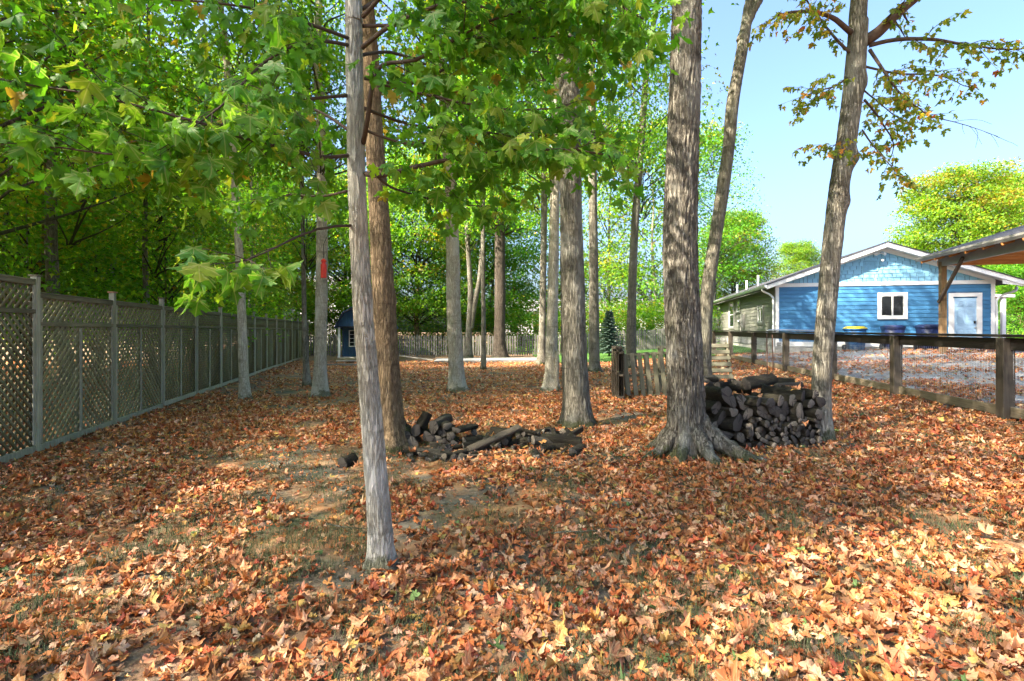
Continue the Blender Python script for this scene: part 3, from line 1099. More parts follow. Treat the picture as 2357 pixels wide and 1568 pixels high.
rg = np.random.default_rng(77)
spots = []
tries = 0
while len(spots) < 52 and tries < 8000:
    tries += 1
    y = rg.uniform(-9, 44)  # runs behind the camera; unseen trees there are included to cast shade
    dx = rg.uniform(1.0, 17) ** 1.0
    x = fence_x(y) - dx
    if y < 3 and dx < 2.5:
        continue
    if all((x - a) ** 2 + (y - b) ** 2 > (2.25 + 0.03 * dx) ** 2 for a, b in spots):
        spots.append((x, y))
for i, (x, y) in enumerate(spots):
    s = rg.uniform(0.85, 1.2)
    k = i % 4
    simple_tree('woodland_tree', 'slender trunked green maple in the woods behind the lattice fence', (x, y, gz(x, y)), WOOD_TRUNKS[i % 5], CR_THIN if y < 4 else CR[k], rg.uniform(3.0, 5.8) + (2.0 if y < 4 else 0.0),
                (s, s, s * rg.uniform(0.9, 1.15)), rg.uniform(0.7, 1.5), rg.uniform(0, 6.28), 'trees in the woods behind the lattice fence', 1.15)
spots3 = []
tries = 0
while len(spots3) < 34 and tries < 6000:
    tries += 1
    y = rg.uniform(5, 40)
    x = fence_x(y) - rg.uniform(1.2, 13)
    if all((x - a) ** 2 + (y - b) ** 2 > 1.0 for a, b in spots + spots3):
        spots3.append((x, y))
for i, (x, y) in enumerate(spots3):
    s = rg.uniform(0.6, 0.9)
    simple_tree('woodland_tree', 'thin pole-like maple in the woods behind the lattice fence', (x, y, gz(x, y)), WOOD_TRUNKS[(i + 2) % 5], CR_THIN, rg.uniform(5.0, 7.0),
                (s, s, s), rg.uniform(0.42, 0.7), rg.uniform(0, 6.28), 'thin trees in the woods', 1.1)
spots2 = []
tries = 0
while len(spots2) < 24 and tries < 4000:
    tries += 1
    y = rg.uniform(4, 34)
    x = fence_x(y) - rg.uniform(1.6, 9)
    if all((x - a) ** 2 + (y - b) ** 2 > 1.9 ** 2 for a, b in spots2):
        spots2.append((x, y))
for i, (x, y) in enumerate(spots2):
    s = rg.uniform(0.8, 1.3)
    simple_tree('woodland_sapling', 'low leafy maple sapling in the undergrowth behind the lattice fence', (x, y, gz(x, y)), WOOD_TRUNKS[i % 5], CR_SMALL, rg.uniform(0.7, 2.2),
                (s, s, s), 0.32, rg.uniform(0, 6.28), 'saplings behind the lattice fence', 0.38)

# ---- yard trees: trunks traced from the ground up, each in its own frame
def yard_trunk(pts_px, d, widths, z_top_extra=6.0, drift=(0, 0), base_py=None):
    """pts_px (px, py) bottom to top at depth d -> points relative to the base"""
    P = []
    for (px, py), w in zip(pts_px, widths):
        x, y, z = XZ(px, py, d)
        P.append([x, y, z, w / 2 / F_ * d])
    bx, by = P[0][0], P[0][1]
    bz = gz(bx, by)
    P[0][2] = bz - 0.12
    Q = [(p[0] - bx, 0.0, p[2] - bz, p[3]) for p in P]
    l = Q[-1]
    if z_top_extra:
        Q.append((l[0] + drift[0], drift[1], l[2] + z_top_extra, l[3] * 0.45))
    return (bx, by, bz), Q


def yard_tree(name, label, px, d, widths, bark, extra=6.0, drift=(0, 0), crown=CR_HIGH, cz=8.0, cs=(1, 1, 1), coff=(0, 0), rz=0.0, group=None, **kw):
    base, Q = yard_trunk(px, d, widths, extra, drift)
    t = thing(name, label, 'tree', base, 0, group)
    obj('trunk', trunk_mesh('trunk', Q, M[bark], **kw), t)
    if crown:
        obj('branches', crown[1], t, (coff[0], coff[1], cz), (0, 0, rz), cs)
        obj('crown', crown[0], t, (coff[0], coff[1], cz), (0, 0, rz), cs)
    return t, base, Q


YT = {}
# second trunk, just behind the foreground one
YT['B'] = yard_tree('maple_tree', 'brown barked maple close behind the pale foreground trunk, beside the low log pile',
    [(905, 1032), (900, 960), (893, 850), (884, 700), (876, 560), (868, 420), (858, 260), (846, 60)], 6.56, [84, 66, 61, 58, 54, 50, 46, 42], 'bark_brown', 6, (-.6, .2),
    cz=7.0, cs=(1, 1, 1.1), coff=(-.5, .5), n=72, step=0.035, amp=0.075, seed=11, flare=0.45, freq=11, scars=0.05, knots=[(1.9, 0.3, .09, .025)])
YT['C'] = yard_tree('maple_tree', 'slim pale maple standing next to the lattice fence panels',
    [(566, 921), (561, 860), (557, 740), (549, 560), (540, 430), (531, 260), (519, 110), (505, -30)], 11.05, [30, 24, 21, 19, 18, 17, 16, 14], 'bark_pale', 6, (-.5, .3), CR[1], 5.5, (.8, .8, 1), (-.3, .2), n=28, amp=0.05, seed=12, scars=0.06, flare=0.45, fl_h=.14)
YT['D'] = yard_tree('maple_tree', 'thin straight maple left of the trunk with the red feeder',
    [(707, 891), (703, 800), (700, 700), (698, 560), (694, 380), (690, 150)], 13.7, [20, 14, 12, 11, 10, 8], 'bark_grey', 4, (0, .3), CR[3], 3.6, (.55, .55, .8), n=20, amp=0.05, seed=13, flare=0.6)
YT['E'] = yard_tree('maple_tree', 'grey maple trunk with dappled light and a red feeder on it',
    [(737, 912), (737, 850), (739, 740), (741, 600), (741, 440), (738, 260), (732, 60)], 11.7, [46, 33, 30, 28, 26, 23, 20], 'bark_pale', 6, (.2, .2), CR[0], 5.6, (.8, .8, .95), n=36, amp=0.05, seed=14, flare=0.4, fl_h=.15, scars=0.06)
YT['F'] = yard_tree('maple_tree', 'straight dappled maple in the open yard with moss at its foot',
    [(1052, 902), (1050, 850), (1045, 720), (1041, 560), (1036, 420), (1020, 220), (1000, 40)], 12.7, [54, 40, 37, 34, 30, 26, 22], 'bark_pale', 6, (-.4, .4), CR[2], 5.4, (.8, .8, .95), n=40, amp=0.06, seed=15, flare=0.4, fl_h=.15, scars=0.04)
YT['G'] = yard_tree('maple_tree', 'very thin pale tree beside the concrete path',
    [(1113, 851), (1113, 760), (1112, 620), (1112, 480), (1108, 300), (1104, 120)], 19.6, [15, 12, 11, 10, 9, 7], 'bark_smooth', 4, (0, 0), CR[1], 6.0, (.75, .75, .9), n=18, amp=0.04, seed=16, flare=0.4)
YT['H'] = yard_tree('pine_tree', 'dark reddish thick trunk standing before the picket fence by the thin pale tree',
    [(1150, 819), (1150, 780), (1151, 680), (1151, 560), (1150, 420), (1148, 240)], 27.0, [44, 31, 29, 27, 25, 20], 'bark_dark', 7, (0, .3), CR[0], 7.2, (1.1, 1.1, 1.2), n=28, amp=0.07, seed=17, flare=0.5, freq=8)
YT['I'] = yard_tree('maple_tree', 'pale forked trunk rising right at the picket fence',
    [(1078, 806), (1079, 760), (1083, 680), (1078, 580), (1073, 470), (1075, 300)], 28.0, [24, 16, 14, 12, 11, 9], 'bark_grey', 6, (0, .4), CR[3], 6.5, (1, 1, 1.2), n=18, amp=0.05, seed=18,
    roots=[[(0.15, 0, 1.6, .12), (.35, 0, 3.0, .14), (.62, 0, 4.4, .12), (.75, .1, 6.5, .09), (.9, .1, 9.0, .05)]])
YT['K'] = yard_tree('maple_tree', 'grey trunk farther back, half behind its wider neighbour with a stub',
    [(1246, 842), (1248, 780), (1250, 640), (1252, 500), (1252, 330), (1250, 120)], 22.0, [28, 19, 17, 16, 15, 13], 'bark_grey', 6, (0, .4), CR[1], 6.3, (.9, .9, 1.1), n=24, amp=0.05, seed=19)
YT['L'] = yard_tree('maple_tree', 'grey maple trunk with a short dead stub at its foot',
    [(1268, 900), (1268, 860), (1271, 740), (1274, 600), (1277, 460), (1280, 300), (1284, 100)], 12.5, [52, 34, 30, 28, 26, 24, 20], 'bark_pale', 6, (.2, .3), CR[3], 5.6, (.75, .75, 1), n=36, amp=0.05, seed=20, flare=0.5, fl_h=.15,
    roots=[[(.13, -.13, -.1, .075), (.12, -.14, .45, .055), (.14, -.13, .8, .05), (.13, -.10, 1.0, .02)]])
YT['M'] = yard_tree('maple_tree', 'thick upright maple with mossy foot at the end of the low log pile',
    [(1332, 987), (1328, 930), (1322, 800), (1318, 650), (1315, 500), (1312, 330), (1310, 140), (1306, -40)], 7.88, [96, 72, 66, 62, 58, 55, 51, 46], 'bark_grey', 6, (.4, .4),
    cz=7.6, cs=(1, 1, 1.1), coff=(.3, .8), n=80, step=0.035, amp=0.08, seed=21, flare=0.35, fl_h=.17, freq=12)
YT['N'] = yard_tree('maple_tree', 'slim grey maple with a few vertical scars, left of the small spruce',
    [(1369, 861), (1368, 820), (1367, 700), (1366, 560), (1364, 420), (1363, 260), (1361, 90)], 17.6, [38, 28, 26, 24, 22, 20, 17], 'bark_smooth', 6, (.2, .4), CR[2], 7.0, (.75, .75, 1), n=30, amp=0.045, seed=22, flare=0.35, fl_h=.14, scars=.05)
YT['O'] = yard_tree('maple_tree', 'pale curving slim trunk rising behind the upright pallets',
    [(1453, 835), (1453, 760), (1456, 640), (1461, 520), (1472, 380), (1480, 270), (1489, 160), (1512, 0)], 18.5, [28, 25, 22, 20, 18, 17, 16, 14], 'bark_smooth', 6, (.9, .4), CR_AIRY, 6.2, (1.0, 1.0, 1.2), (.5, .3), n=28, amp=0.045, seed=23, flare=0.4, scars=.05)
Pb, PQ = yard_trunk([(1583, 1062), (1580, 990), (1578, 880), (1572, 740), (1566, 560), (1570, 380), (1577, 200), (1581, 0), (1585, -150)], 5.9, [118, 96, 90, 88, 85, 80, 76, 72, 68], 7, (.3, .3))
t = thing('maple_tree', 'largest furrowed maple trunk with spreading roots beside the stacked firewood', 'tree', Pb)
roots_ = [[(0.10, -.05, .52, .13), (.32, -.20, .24, .12), (.58, -.38, .07, .09), (.85, -.52, -.005, .06), (1.05, -.60, -.06, .035)],
         [(0.02, -.12, .42, .13), (.10, -.34, .16, .10), (.16, -.55, .02, .07), (.20, -.75, -.07, .04)],
         [(-.12, -.05, .40, .13), (-.33, -.10, .16, .09), (-.52, -.14, .03, .06), (-.72, -.16, -.06, .035)],
         [(-.06, -.12, .38, .11), (-.16, -.28, .13, .08), (-.24, -.42, -.0, .05), (-.30, -.55, -.07, .03)],
         [(.12, .08, .40, .12), (.38, .18, .12, .08), (.62, .26, -.05, .04)],
         [(-.1, .1, .40, .12), (-.3, .3, .1, .08), (-.5, .45, -.06, .04)]]
roots = [[(a_ * .88, b_ * .88, c_ * .85 if c_ > 0 else c_, r_ * .8) for a_, b_, c_, r_ in q_] for q_ in roots_]
obj('trunk', trunk_mesh('trunk', PQ, M['bark_big'], n=150, step=0.022, amp=0.14, seed=24, flare=0.26, lobes=5, freq=15, fl_h=0.20, roots=roots), t)
obj('branches', CR_HIGH[1], t, (.3, -.3, 8.6), (0, 0, 1.0), (1.05, 1.05, 1.1))
obj('crown', CR_HIGH[0], t, (.3, -.3, 8.6), (0, 0, 1.0), (1.05, 1.05, 1.1))
sh = MB()
YT['Q'] = yard_tree('maple_tree', 'smooth grey leaning trunk behind the firewood, forking near its top',
    [(1622, 905), (1620, 860), (1620, 780), (1630, 660), (1649, 530), (1660, 460), (1677, 340), (1686, 240), (1700, 160), (1712, 90), (1722, 20), (1730, -60)], 11.5, [44, 38, 37, 34, 32, 33, 31, 32, 29, 29, 24, 22], 'bark_smooth', 5, (.3, .2),
    CR_SHADE, 11.3, (1.2, 1.1, 1.0), (1.2, .5), n=56, step=0.06, amp=0.05, seed=25, flare=0.3, scars=.04,
    roots=[[(.80, 0, 8.0 - gz(4.4, 11.5), .10), (1.02, -.05, 8.45, .10), (1.25, -.1, 8.95, .085), (1.5, -.1, 10.2, .06)]])

# ---- the tree with turning leaves at the right (own branches)
def leaf_sprays(branches, rg, twig_every=0.14, twig_len=(0.25, 0.6), leaf_every=0.07, size=(0.07, 0.10), droop=0.35, start=0.25, petiole=0.05, bare=()):
    """branches: list of (points, r0, r1). Returns MB of wood and leaf arrays pos, tip, nor, size"""
    mb = MB()
    pos, tip, nor = [], [], []
    for bi, spec in enumerate(branches):
        pts, r0, r1 = spec[:3]
        P = smooth_path([tuple(p) for p in pts], 0.06)
        n = len(P)
        P = P + np.cumsum(rg.normal(0, 0.004, P.shape), 0) * np.linspace(0, 1, n)[:, None]
        mb.tube(P, np.linspace(r0, r1, n), 7)
        L = np.concatenate([[0], np.cumsum(np.linalg.norm(np.diff(P, axis=0), axis=1))])
        s = (spec[3] if len(spec) > 3 else start) * L[-1]
        sgn = 1
        while s < L[-1] + 0.02:
            k = min(n - 2, int(np.searchsorted(L, s)))
            p = P[k]
            d = P[k + 1] - P[k]
            d /= np.linalg.norm(d) + 1e-9
            sd = np.cross(d, [0, 0, 1.0])
            sd /= np.linalg.norm(sd) + 1e-6
            tl = rg.uniform(*twig_len) * (0.6 + 0.4 * (1 - s / L[-1]))
            end = s > L[-1] - twig_every
            dr = d * (1.0 if end else 0.55) + (0 if end else sgn) * sd * rg.uniform(0.5, 1.0) + np.array([0, 0, rg.normal(0.05, 0.3)])
            dr /= np.linalg.norm(dr)
            m = max(4, int(tl / 0.05))
            q = p.copy()
            tw = [q.copy()]
            dd = dr.copy()
            for j in range(m):
                dd = dd + np.array([0, 0, -droop * 0.12]) + rg.normal(0, 0.09, 3)
                dd /= np.linalg.norm(dd)
                q = q + dd * tl / m
                tw.append(q.copy())
            tw = np.array(tw)
            mb.tube(tw, np.linspace(max(0.0022, r1 * .8), 0.0013, len(tw)), 4)
            if bi not in bare:
                nl = max(2, int(tl / leaf_every))
                for j in range(nl):
                    f = (j + 1) / nl
                    c = tw[min(len(tw) - 1, int(f * (len(tw) - 1)))]
                    for side in ((-1, 1) if f < 0.99 else (-1, 0, 1)):
                        ls = np.cross(dd, [0, 0, 1.0]) * side * 0.9 + dd * 0.5 + rg.normal(0, 0.3, 3)
                        ls[2] -= 0.25
                        ls /= np.linalg.norm(ls)
                        b = c + ls * petiole * rg.uniform(0.6, 1.5)
                        mb.tube([c, (c + b) / 2 + [0, 0, .006], b], [0.0011, .0009, .0008], 3)
                        tp = ls * 0.7 + np.array([0, 0, -rg.uniform(0.4, 1.3)]) + rg.normal(0, 0.25, 3)
                        pos.append(b); tip.append(tp)
                        nor.append(ls * 0.8 + np.array([0, 0, 0.8]) + rg.normal(0, 0.45, 3))
            s += twig_every * rg.uniform(0.7, 1.3)
            sgn = -sgn
    pos, tip, nor = np.array(pos), np.array(tip), np.array(nor)
    return mb, pos, tip, nor, rg.uniform(*size, len(pos))


RD = 6.45
Rb, RQ = yard_trunk([(1888, 1018), (1890, 960), (1891, 860), (1900, 740), (1912, 600), (1928, 460), (1950, 310), (1966, 180), (1975, 60), (1982, -60)], RD, [62, 48, 45, 45, 46, 47, 47, 47, 44, 38], 5, (.4, -.1))
rt = thing('maple_tree', 'leaning maple with turning yellow orange leaves against the sky beside the rail fence', 'tree', Rb)
obj('trunk', trunk_mesh('trunk', RQ, M['bark_grey'], n=72, step=0.035, amp=0.075, seed=26, flare=0.35, freq=11, scars=.03,
    knots=[(3.0, 0.2, .10, .05), (3.55, 6.0, .11, .06), (4.5, 0.1, .12, .05)]), rt)


def br(px_list, base):
    out = []
    for px, py, d in px_list:
        x, y, z = XZ(px, py, d)
        out.append((x - base[0], y - base[1], z - base[2]))
    return out


rg = np.random.default_rng(61)
Rbr = [(br([(1990, 95, 6.45), (2020, 75, 6.4), (2060, 35, 6.3), (2110, -5, 6.2), (2180, -60, 6.0)], Rb), .075, .03),
       (br([(2000, 105, 6.45), (2060, 92, 6.3), (2140, 90, 6.1), (2230, 102, 5.9), (2310, 108, 5.7), (2380, 100, 5.5)], Rb), .028, .006),
       (br([(2002, 115, 6.4), (2040, 170, 6.2), (2085, 225, 6.1), (2150, 270, 5.9)], Rb), .022, .006),
       (br([(2150, 270, 5.9), (2210, 285, 5.8), (2260, 300, 5.7), (2300, 315, 5.6)], Rb), .006, .002),
       (br([(1990, 230, 6.4), (2030, 280, 6.6), (2060, 340, 6.8), (2040, 400, 6.9)], Rb), .016, .003),
       (br([(1985, 300, 6.4), (2010, 335, 6.2), (2045, 375, 6.0), (2075, 410, 5.9)], Rb), .012, .003),
       (br([(1958, 75, 6.4), (1915, 40, 6.2), (1870, 25, 6.0), (1810, 28, 5.8), (1770, 45, 5.7)], Rb), .035, .006),
       (br([(1955, 120, 6.4), (1925, 90, 6.5), (1890, 40, 6.6), (1850, -20, 6.7)], Rb), .02, .006),
       (br([(1950, 180, 6.4), (1920, 200, 6.2), (1880, 210, 6.0), (1840, 225, 5.8)], Rb), .014, .004),
       (br([(1935, 330, 6.4), (1920, 335, 6.2), (1905, 355, 6.0)], Rb), .008, .003),
       (br([(1978, 150, 6.4), (2060, 170, 6.6), (2160, 180, 6.8), (2240, 210, 7.0)], Rb), .016, .004),
       (br([(1978, 200, 6.4), (2030, 240, 6.8), (2090, 280, 7.1)], Rb), .012, .004)]
mb, pos, tip, nor, sz = leaf_sprays(Rbr, rg, 0.08, (0.22, 0.6), 0.065, (0.058, 0.09), 0.5, 0.22, 0.035, bare=(3,))
mb.build('branches', M['twig'], rt, True)
n = len(pos)
pal = np.array([(0.14, 0.20, 0.025), (0.24, 0.26, 0.03), (0.38, 0.29, 0.035), (0.46, 0.22, 0.035), (0.38, 0.10, 0.035)])
col = pal[rg.choice(5, n, p=[.44, .32, .15, .07, .02])] * rg.uniform(.7, 1.2, (n, 1))
obj('leaves', leaves_mesh('leaves', LEAF_MID, pos, tip, nor, sz, col, M['leaf_turn'], rg, 0.3, 0.4, 0.04), rt)['kind'] = 'stuff'
obj('crown', CR_AIRY[0], rt, (.5, -.6, 6.6), (0, 0, 2.2), (1.1, 1.1, .8))

# ---- the foreground maple with the big green leaves
AD = 3.28
Ab, AQ = yard_trunk([(880, 1302), (875, 1230), (862, 1050), (849, 880), (836, 720), (827, 560), (821, 400), (817, 230), (814, 60), (808, -160)], AD, [74, 62, 57, 53, 50, 48, 46, 44, 43, 40], 5, (-.2, .1))
at = thing('maple_tree', 'pale foreground maple trunk with large green leaves on low branches', 'tree', Ab)
obj('trunk', trunk_mesh('trunk', AQ, M['bark_pale'], n=80, step=0.018, amp=0.10, seed=27, flare=0.55, freq=12, fl_h=0.085, scars=.05), at)
Abr = [([(842, 400, 3.26), (870, 405, 3.15), (905, 398, 3.05), (960, 385, 2.98), (1060, 365, 2.9), (1200, 352, 2.85), (1320, 352, 2.85), (1420, 372, 2.85)], .017, .004),
       ([(836, 330, 3.26), (845, 280, 3.15), (858, 190, 3.1), (880, 150, 3.1), (950, 140, 3.0), (1020, 105, 2.95), (1120, 55, 2.85), (1260, 10, 2.8)], .016, .005),
       ([(858, 190, 3.1), (930, 205, 3.0), (1040, 230, 2.95), (1160, 250, 2.9), (1290, 250, 2.9)], .011, .004),
       ([(834, 110, 3.25), (900, 60, 3.1), (1000, 20, 2.9), (1120, -20, 2.7), (1260, -30, 2.6), (1400, 0, 2.6)], .015, .004),
       ([(803, 358, 3.25), (740, 362, 3.0), (660, 345, 2.7), (560, 325, 2.4), (450, 290, 2.1), (330, 255, 1.95), (190, 225, 1.85), (40, 205, 1.85)], .013, .003),
       ([(808, 520, 3.25), (770, 520, 2.95), (720, 530, 2.65), (660, 555, 2.4), (600, 580, 2.1), (545, 596, 1.85)], .010, .003, 0.74),
       ([(806, 105, 3.25), (730, 95, 3.0), (640, 120, 2.7), (540, 190, 2.35), (460, 255, 2.1), (400, 285, 1.95)], .012, .003),
       ([(806, 90, 3.25), (720, 60, 3.0), (610, 30, 2.7), (480, 10, 2.5), (330, 10, 2.4)], .012, .003),
       ([(815, 130, 3.3), (900, 120, 3.6), (1000, 150, 3.9), (1130, 170, 4.2), (1260, 180, 4.4)], .013, .004),
       ([(840, 250, 3.3), (920, 280, 3.7), (1020, 300, 4.0), (1150, 320, 4.2), (1280, 330, 4.4)], .012, .004),
       ([(846, 385, 3.3), (900, 430, 3.6), (980, 455, 3.9), (1080, 470, 4.1), (1180, 470, 4.3)], .010, .003),
       ([(803, 300, 3.3), (740, 260, 3.6), (660, 230, 3.9), (560, 210, 4.2)], .012, .003),
       ([(800, 440, 3.3), (740, 450, 3.6), (660, 445, 3.9), (570, 460, 4.1)], .010, .003),
       ([(834, 40, 3.25), (920, -40, 3.1), (1060, -60, 2.9), (1200, -80, 2.7), (1360, -40, 2.6), (1470, 20, 2.7)], .014, .004),
       ([(834, 20, 3.3), (950, -30, 3.6), (1100, 20, 3.9), (1280, 60, 4.2), (1430, 80, 4.4)], .013, .004),
       ([(800, 220, 3.25), (700, 230, 2.9), (580, 255, 2.5), (440, 330, 2.2), (300, 350, 2.05), (160, 330, 2.0), (40, 320, 2.0)], .011, .003),
       ([(840, 300, 3.3), (950, 330, 3.2), (1080, 300, 3.1), (1230, 310, 3.1), (1380, 300, 3.1)], .010, .003),
       ([(838, 180, 3.3), (960, 190, 3.4), (1100, 120, 3.4), (1260, 120, 3.4), (1420, 150, 3.4)], .012, .003),
       ([(836, 60, 3.3), (980, 60, 3.2), (1150, 90, 3.1), (1330, 80, 3.0), (1460, 110, 3.0)], .012, .003)]
rg = np.random.default_rng(62)
ALL = [(br([(a_, b_, d_ if d_ > 2.5 else 2.5 - (2.5 - d_) * 0.55) for a_, b_, d_ in q[0]], Ab), q[1], q[2]) + tuple(q[3:]) for q in Abr]
mb, pos, tip, nor, sz = leaf_sprays(ALL, rg, 0.062, (0.2, 0.5), 0.072, (0.064, 0.106), 0.6, 0.22, 0.06)
mb.build('branches', M['twig'], at, True)
n = len(pos)
wp = pos + np.array(Ab)
# what shows largest: leaf size over distance
show = sz / np.linalg.norm(wp - np.array([0, 0, EYE]), axis=1)
infr = (wp[:, 1] > 0.6) & (np.abs(wp[:, 0]) < 1.02 * wp[:, 1]) & (wp[:, 2] < EYE + 0.66 * wp[:, 1])
order = np.argsort(-(show * infr))
big = order[:300]
rest = order[300:]
gv = []
for k in range(10):
    V, T = ring_leaf(700 + k, 0.36, 0.5, 0.025, 0.05)
    gv.append(mesh_np('leaf', V, T, [M['green_one']], True))
for q, i in enumerate(big):
    tp = Vector(tip[i]).normalized()
    nr = Vector(nor[i])
    sd = tp.cross(nr).normalized()
    nr = sd.cross(tp)
    mt = Matrix((sd, tp, nr)).transposed()
    o = obj('leaf', gv[q % 10], at, tuple(pos[i]), mt.to_euler(), (sz[i],) * 3)
col = green_colours(len(rest), rg, 0.022) * 1.05
obj('leaves', leaves_mesh('leaves', LEAF_HI, pos[rest], tip[rest], nor[rest], sz[rest], col, M['leaf'], rg, 0.38, 0.55, 0.035), at)['kind'] = 'stuff'
obj('upper_branches', CR_HIGH[1], at, (-.3, .2, 5.9), (0, 0, .5), (1, 1, 1))  # branches and crown added above the frame to shade the right foreground
obj('crown', CR_HIGH[0], at, (-.3, .2, 5.9), (0, 0, .5), (1, 1, 1))
print('foreground maple leaves', n)

# ---- trees beyond the picket fence, the house and the carport
far = [('dark leafy maple beyond the pickets, behind the blue shed', 800, 34, CR_FULL, 2.2, 1.0, 0), ('dark maple with shaded trunk beyond the picket fence', 963, 33, CR_FULL, 2.6, 1.1, 1),
       ('broad green maple beyond the picket fence behind the thick dark trunk', 1110, 38, CR_FULL, 2.2, 1.15, 2), ('green maple beyond the pickets behind the thick upright maple', 1260, 40, CR_AIRY, 2.4, 1.5, 3),
       ('loose pale green tree beyond the pickets above the spruce', 1400, 42, CR_AIRY, 2.0, 1.9, 4), ('loose leafy tree behind the fence right of the curving trunk', 1495, 40, CR_AIRY, 2.2, 1.8, 5),
       ('tall bright green maple left of the grey house wall', 1690, 47, CR_FULL, 2.0, 1.0, 6), ('tall sparse tree rising above the bright maple beside the largest trunk', 1640, 40, CR_AIRY, 4.5, 1.45, 7),
       ('small round maple seen over the blue house roof', 1838, 66, CR_FULL, 3.5, 0.9, 8), ('large yellowing maple behind the blue house gable', 2215, 40, CR_GOLD, 3.2, 1.05, 9),
       ('yellow green maple behind the carport roof', 2420, 44, CR_GOLD, 2.5, 1.25, 10), ('dense bright green tree low beside the house porch', 2350, 30, CR_FULL, 0.2, 0.55, 11)]
for label, px, d, cr, cz, s, k in far:
    x = (px - 1178.5) / F_ * d
    simple_tree('background_tree', label, (x, d, gz(x, d)), WOOD_TRUNKS[k % 5], cr, cz, (s, s, s), 1.7, k * 1.3, 'trees beyond the yard', (cz + 6.0 * s) / 13.5)
for k, (px, d, s) in enumerate([(700, 34, 1.0), (760, 33, .9), (830, 36, 1.0), (890, 34, .9), (950, 37, 1.1), (1010, 34, 1.0), (1070, 36, 1.1), (1140, 38, 1.2), (1200, 34, 1.0), (1265, 36, 1.2), (1330, 34, 1.0), (1395, 37, 1.2), (1450, 36, 1.1), (1500, 38, 1.2), (1550, 36, 1.1), (1600, 34, 1.0)]):
    x = (px - 1178.5) / F_ * d
    simple_tree('background_shrub', 'bright leafy shrub showing over the top of the picket fence', (x, d, gz(x, d)), WOOD_TRUNKS[k % 5], CR_SMALL, 0.0, (s * 1.35, s * 1.35, s * .85), 0.4, k * 2.0, 'shrubs beyond the picket fence', 0.2)

# ---- small blue spruce
sx, sy, _ = XZ(1402, 815, 26)
sp = thing('spruce_tree', 'small dark blue green spruce before the picket fence', 'tree', (sx, sy, gz(sx, sy)))
mb = MB()
mb.tube([(0, 0, -.1), (0, 0, 1.2), (0.02, 0, 2.35)], [.05, .035, .01], 7)
mb.build('trunk', M['bark_dark'], sp, True)
rg = np.random.default_rng(8)
Vn, Tn = [], []
kk = 0
for i in range(150):
    z = 0.18 + 2.1 * (i / 150) ** 1.0
    L = (2.4 - z) * 0.46 * rg.uniform(.6, 1.15) + .05
    a = i * 2.39996
    for j in range(34):
        f = j / 34
        p = np.array([math.cos(a) * L * f, math.sin(a) * L * f, z + 0.10 * f - 0.16 * f * f * L])
        for s in (-1, 1):
            q = np.array([math.cos(a + s * .9), math.sin(a + s * .9), rg.normal(.15, .25)]) * rg.uniform(.08, .16) * (1.15 - .5 * f)
            w = np.array([-math.sin(a), math.cos(a), 0.8]) * .022
            Vn += [p - w, p + w, p + q]
            Tn.append((kk, kk + 1, kk + 2)); kk += 3
obj('crown', mesh_np('crown', np.array(Vn), np.array(Tn), [M['needle']]), sp)

# ------------------------------------------------------------------ lattice fence
lf = thing('lattice_fence', 'tall weathered wooden lattice fence with framed panels and capped posts', 'fence', (-5.81, 6.24, 0))
fdir = np.array([-0.257, 1.0]); fdir /= np.linalg.norm(fdir)
ang = math.atan2(fdir[1], fdir[0])
BAY = 1.86
NB = 13
slat_mesh = {}
cnt = 0
rest = MB()
rg = np.random.default_rng(15)


def rect_clip(x0, z0, dx, dz, w, h):
    """clip the line (x0,z0)+t(dx,dz) to [0,w]x[0,h]"""
    t0, t1 = -1e9, 1e9
    for o, d, lo, hi in ((x0, dx, 0, w), (z0, dz, 0, h)):
        a, b = (lo - o) / d, (hi - o) / d
        t0, t1 = max(t0, min(a, b)), min(t1, max(a, b))
    return t0, t1


def fpos(s, z, off=0.0):
    """point on the fence: s metres along, z up, off to the yard side; relative to the fence origin"""
    nrm = np.array([fdir[1], -fdir[0]])
    p = fdir * s + nrm * off
    return (p[0], p[1], z)


def put_slats(s0, w, z0, h, single, flip):
    global cnt
    p = 0.080 * math.sqrt(2)
    sw, th = 0.036, 0.009
    for lay in (0, 1):
        sg = 1 if (lay ^ flip) else -1
        o = -h if sg > 0 else 0.0
        x = o + p * 0.5
        while x < (w if sg > 0 else w + h):
            t0, t1 = rect_clip(x, 0.0, sg * math.sqrt(.5), math.sqrt(.5), w, h)
            if t1 - t0 > 0.05:
                L = t1 - t0
                tm = (t0 + t1) / 2
                c = (x + sg * math.sqrt(.5) * tm, math.sqrt(.5) * tm)
                off = 0.006 if lay else -0.006
                gzv = fpos(s0 + c[0], z0 + c[1], off)
                if single and cnt < 300:
                    o_ = obj('slat', slat_base, lf, gzv, (0, 0, 0), (L, 1, 1))
                    o_.rotation_euler = Euler((0, -sg * R_(45), ang), 'XYZ')
                    cnt += 1
                else:
                    ux = np.array([fdir[0] * sg * math.sqrt(.5), fdir[1] * sg * math.sqrt(.5), math.sqrt(.5)])
                    nn = np.array([fdir[1], -fdir[0], 0])
                    uz = np.cross(ux, nn)
                    c0 = np.array(gzv)
                    V = [c0 + a * ux * L / 2 + b * nn * th / 2 + d * uz * sw / 2 for a in (-1, 1) for b in (-1, 1) for d in (-1, 1)]
                    rest.add(V, np.array([[0, 1, 3, 2], [4, 6, 7, 5], [0, 4, 5, 1], [2, 3, 7, 6], [0, 2, 6, 4], [1, 5, 7, 3]]))
            x += p


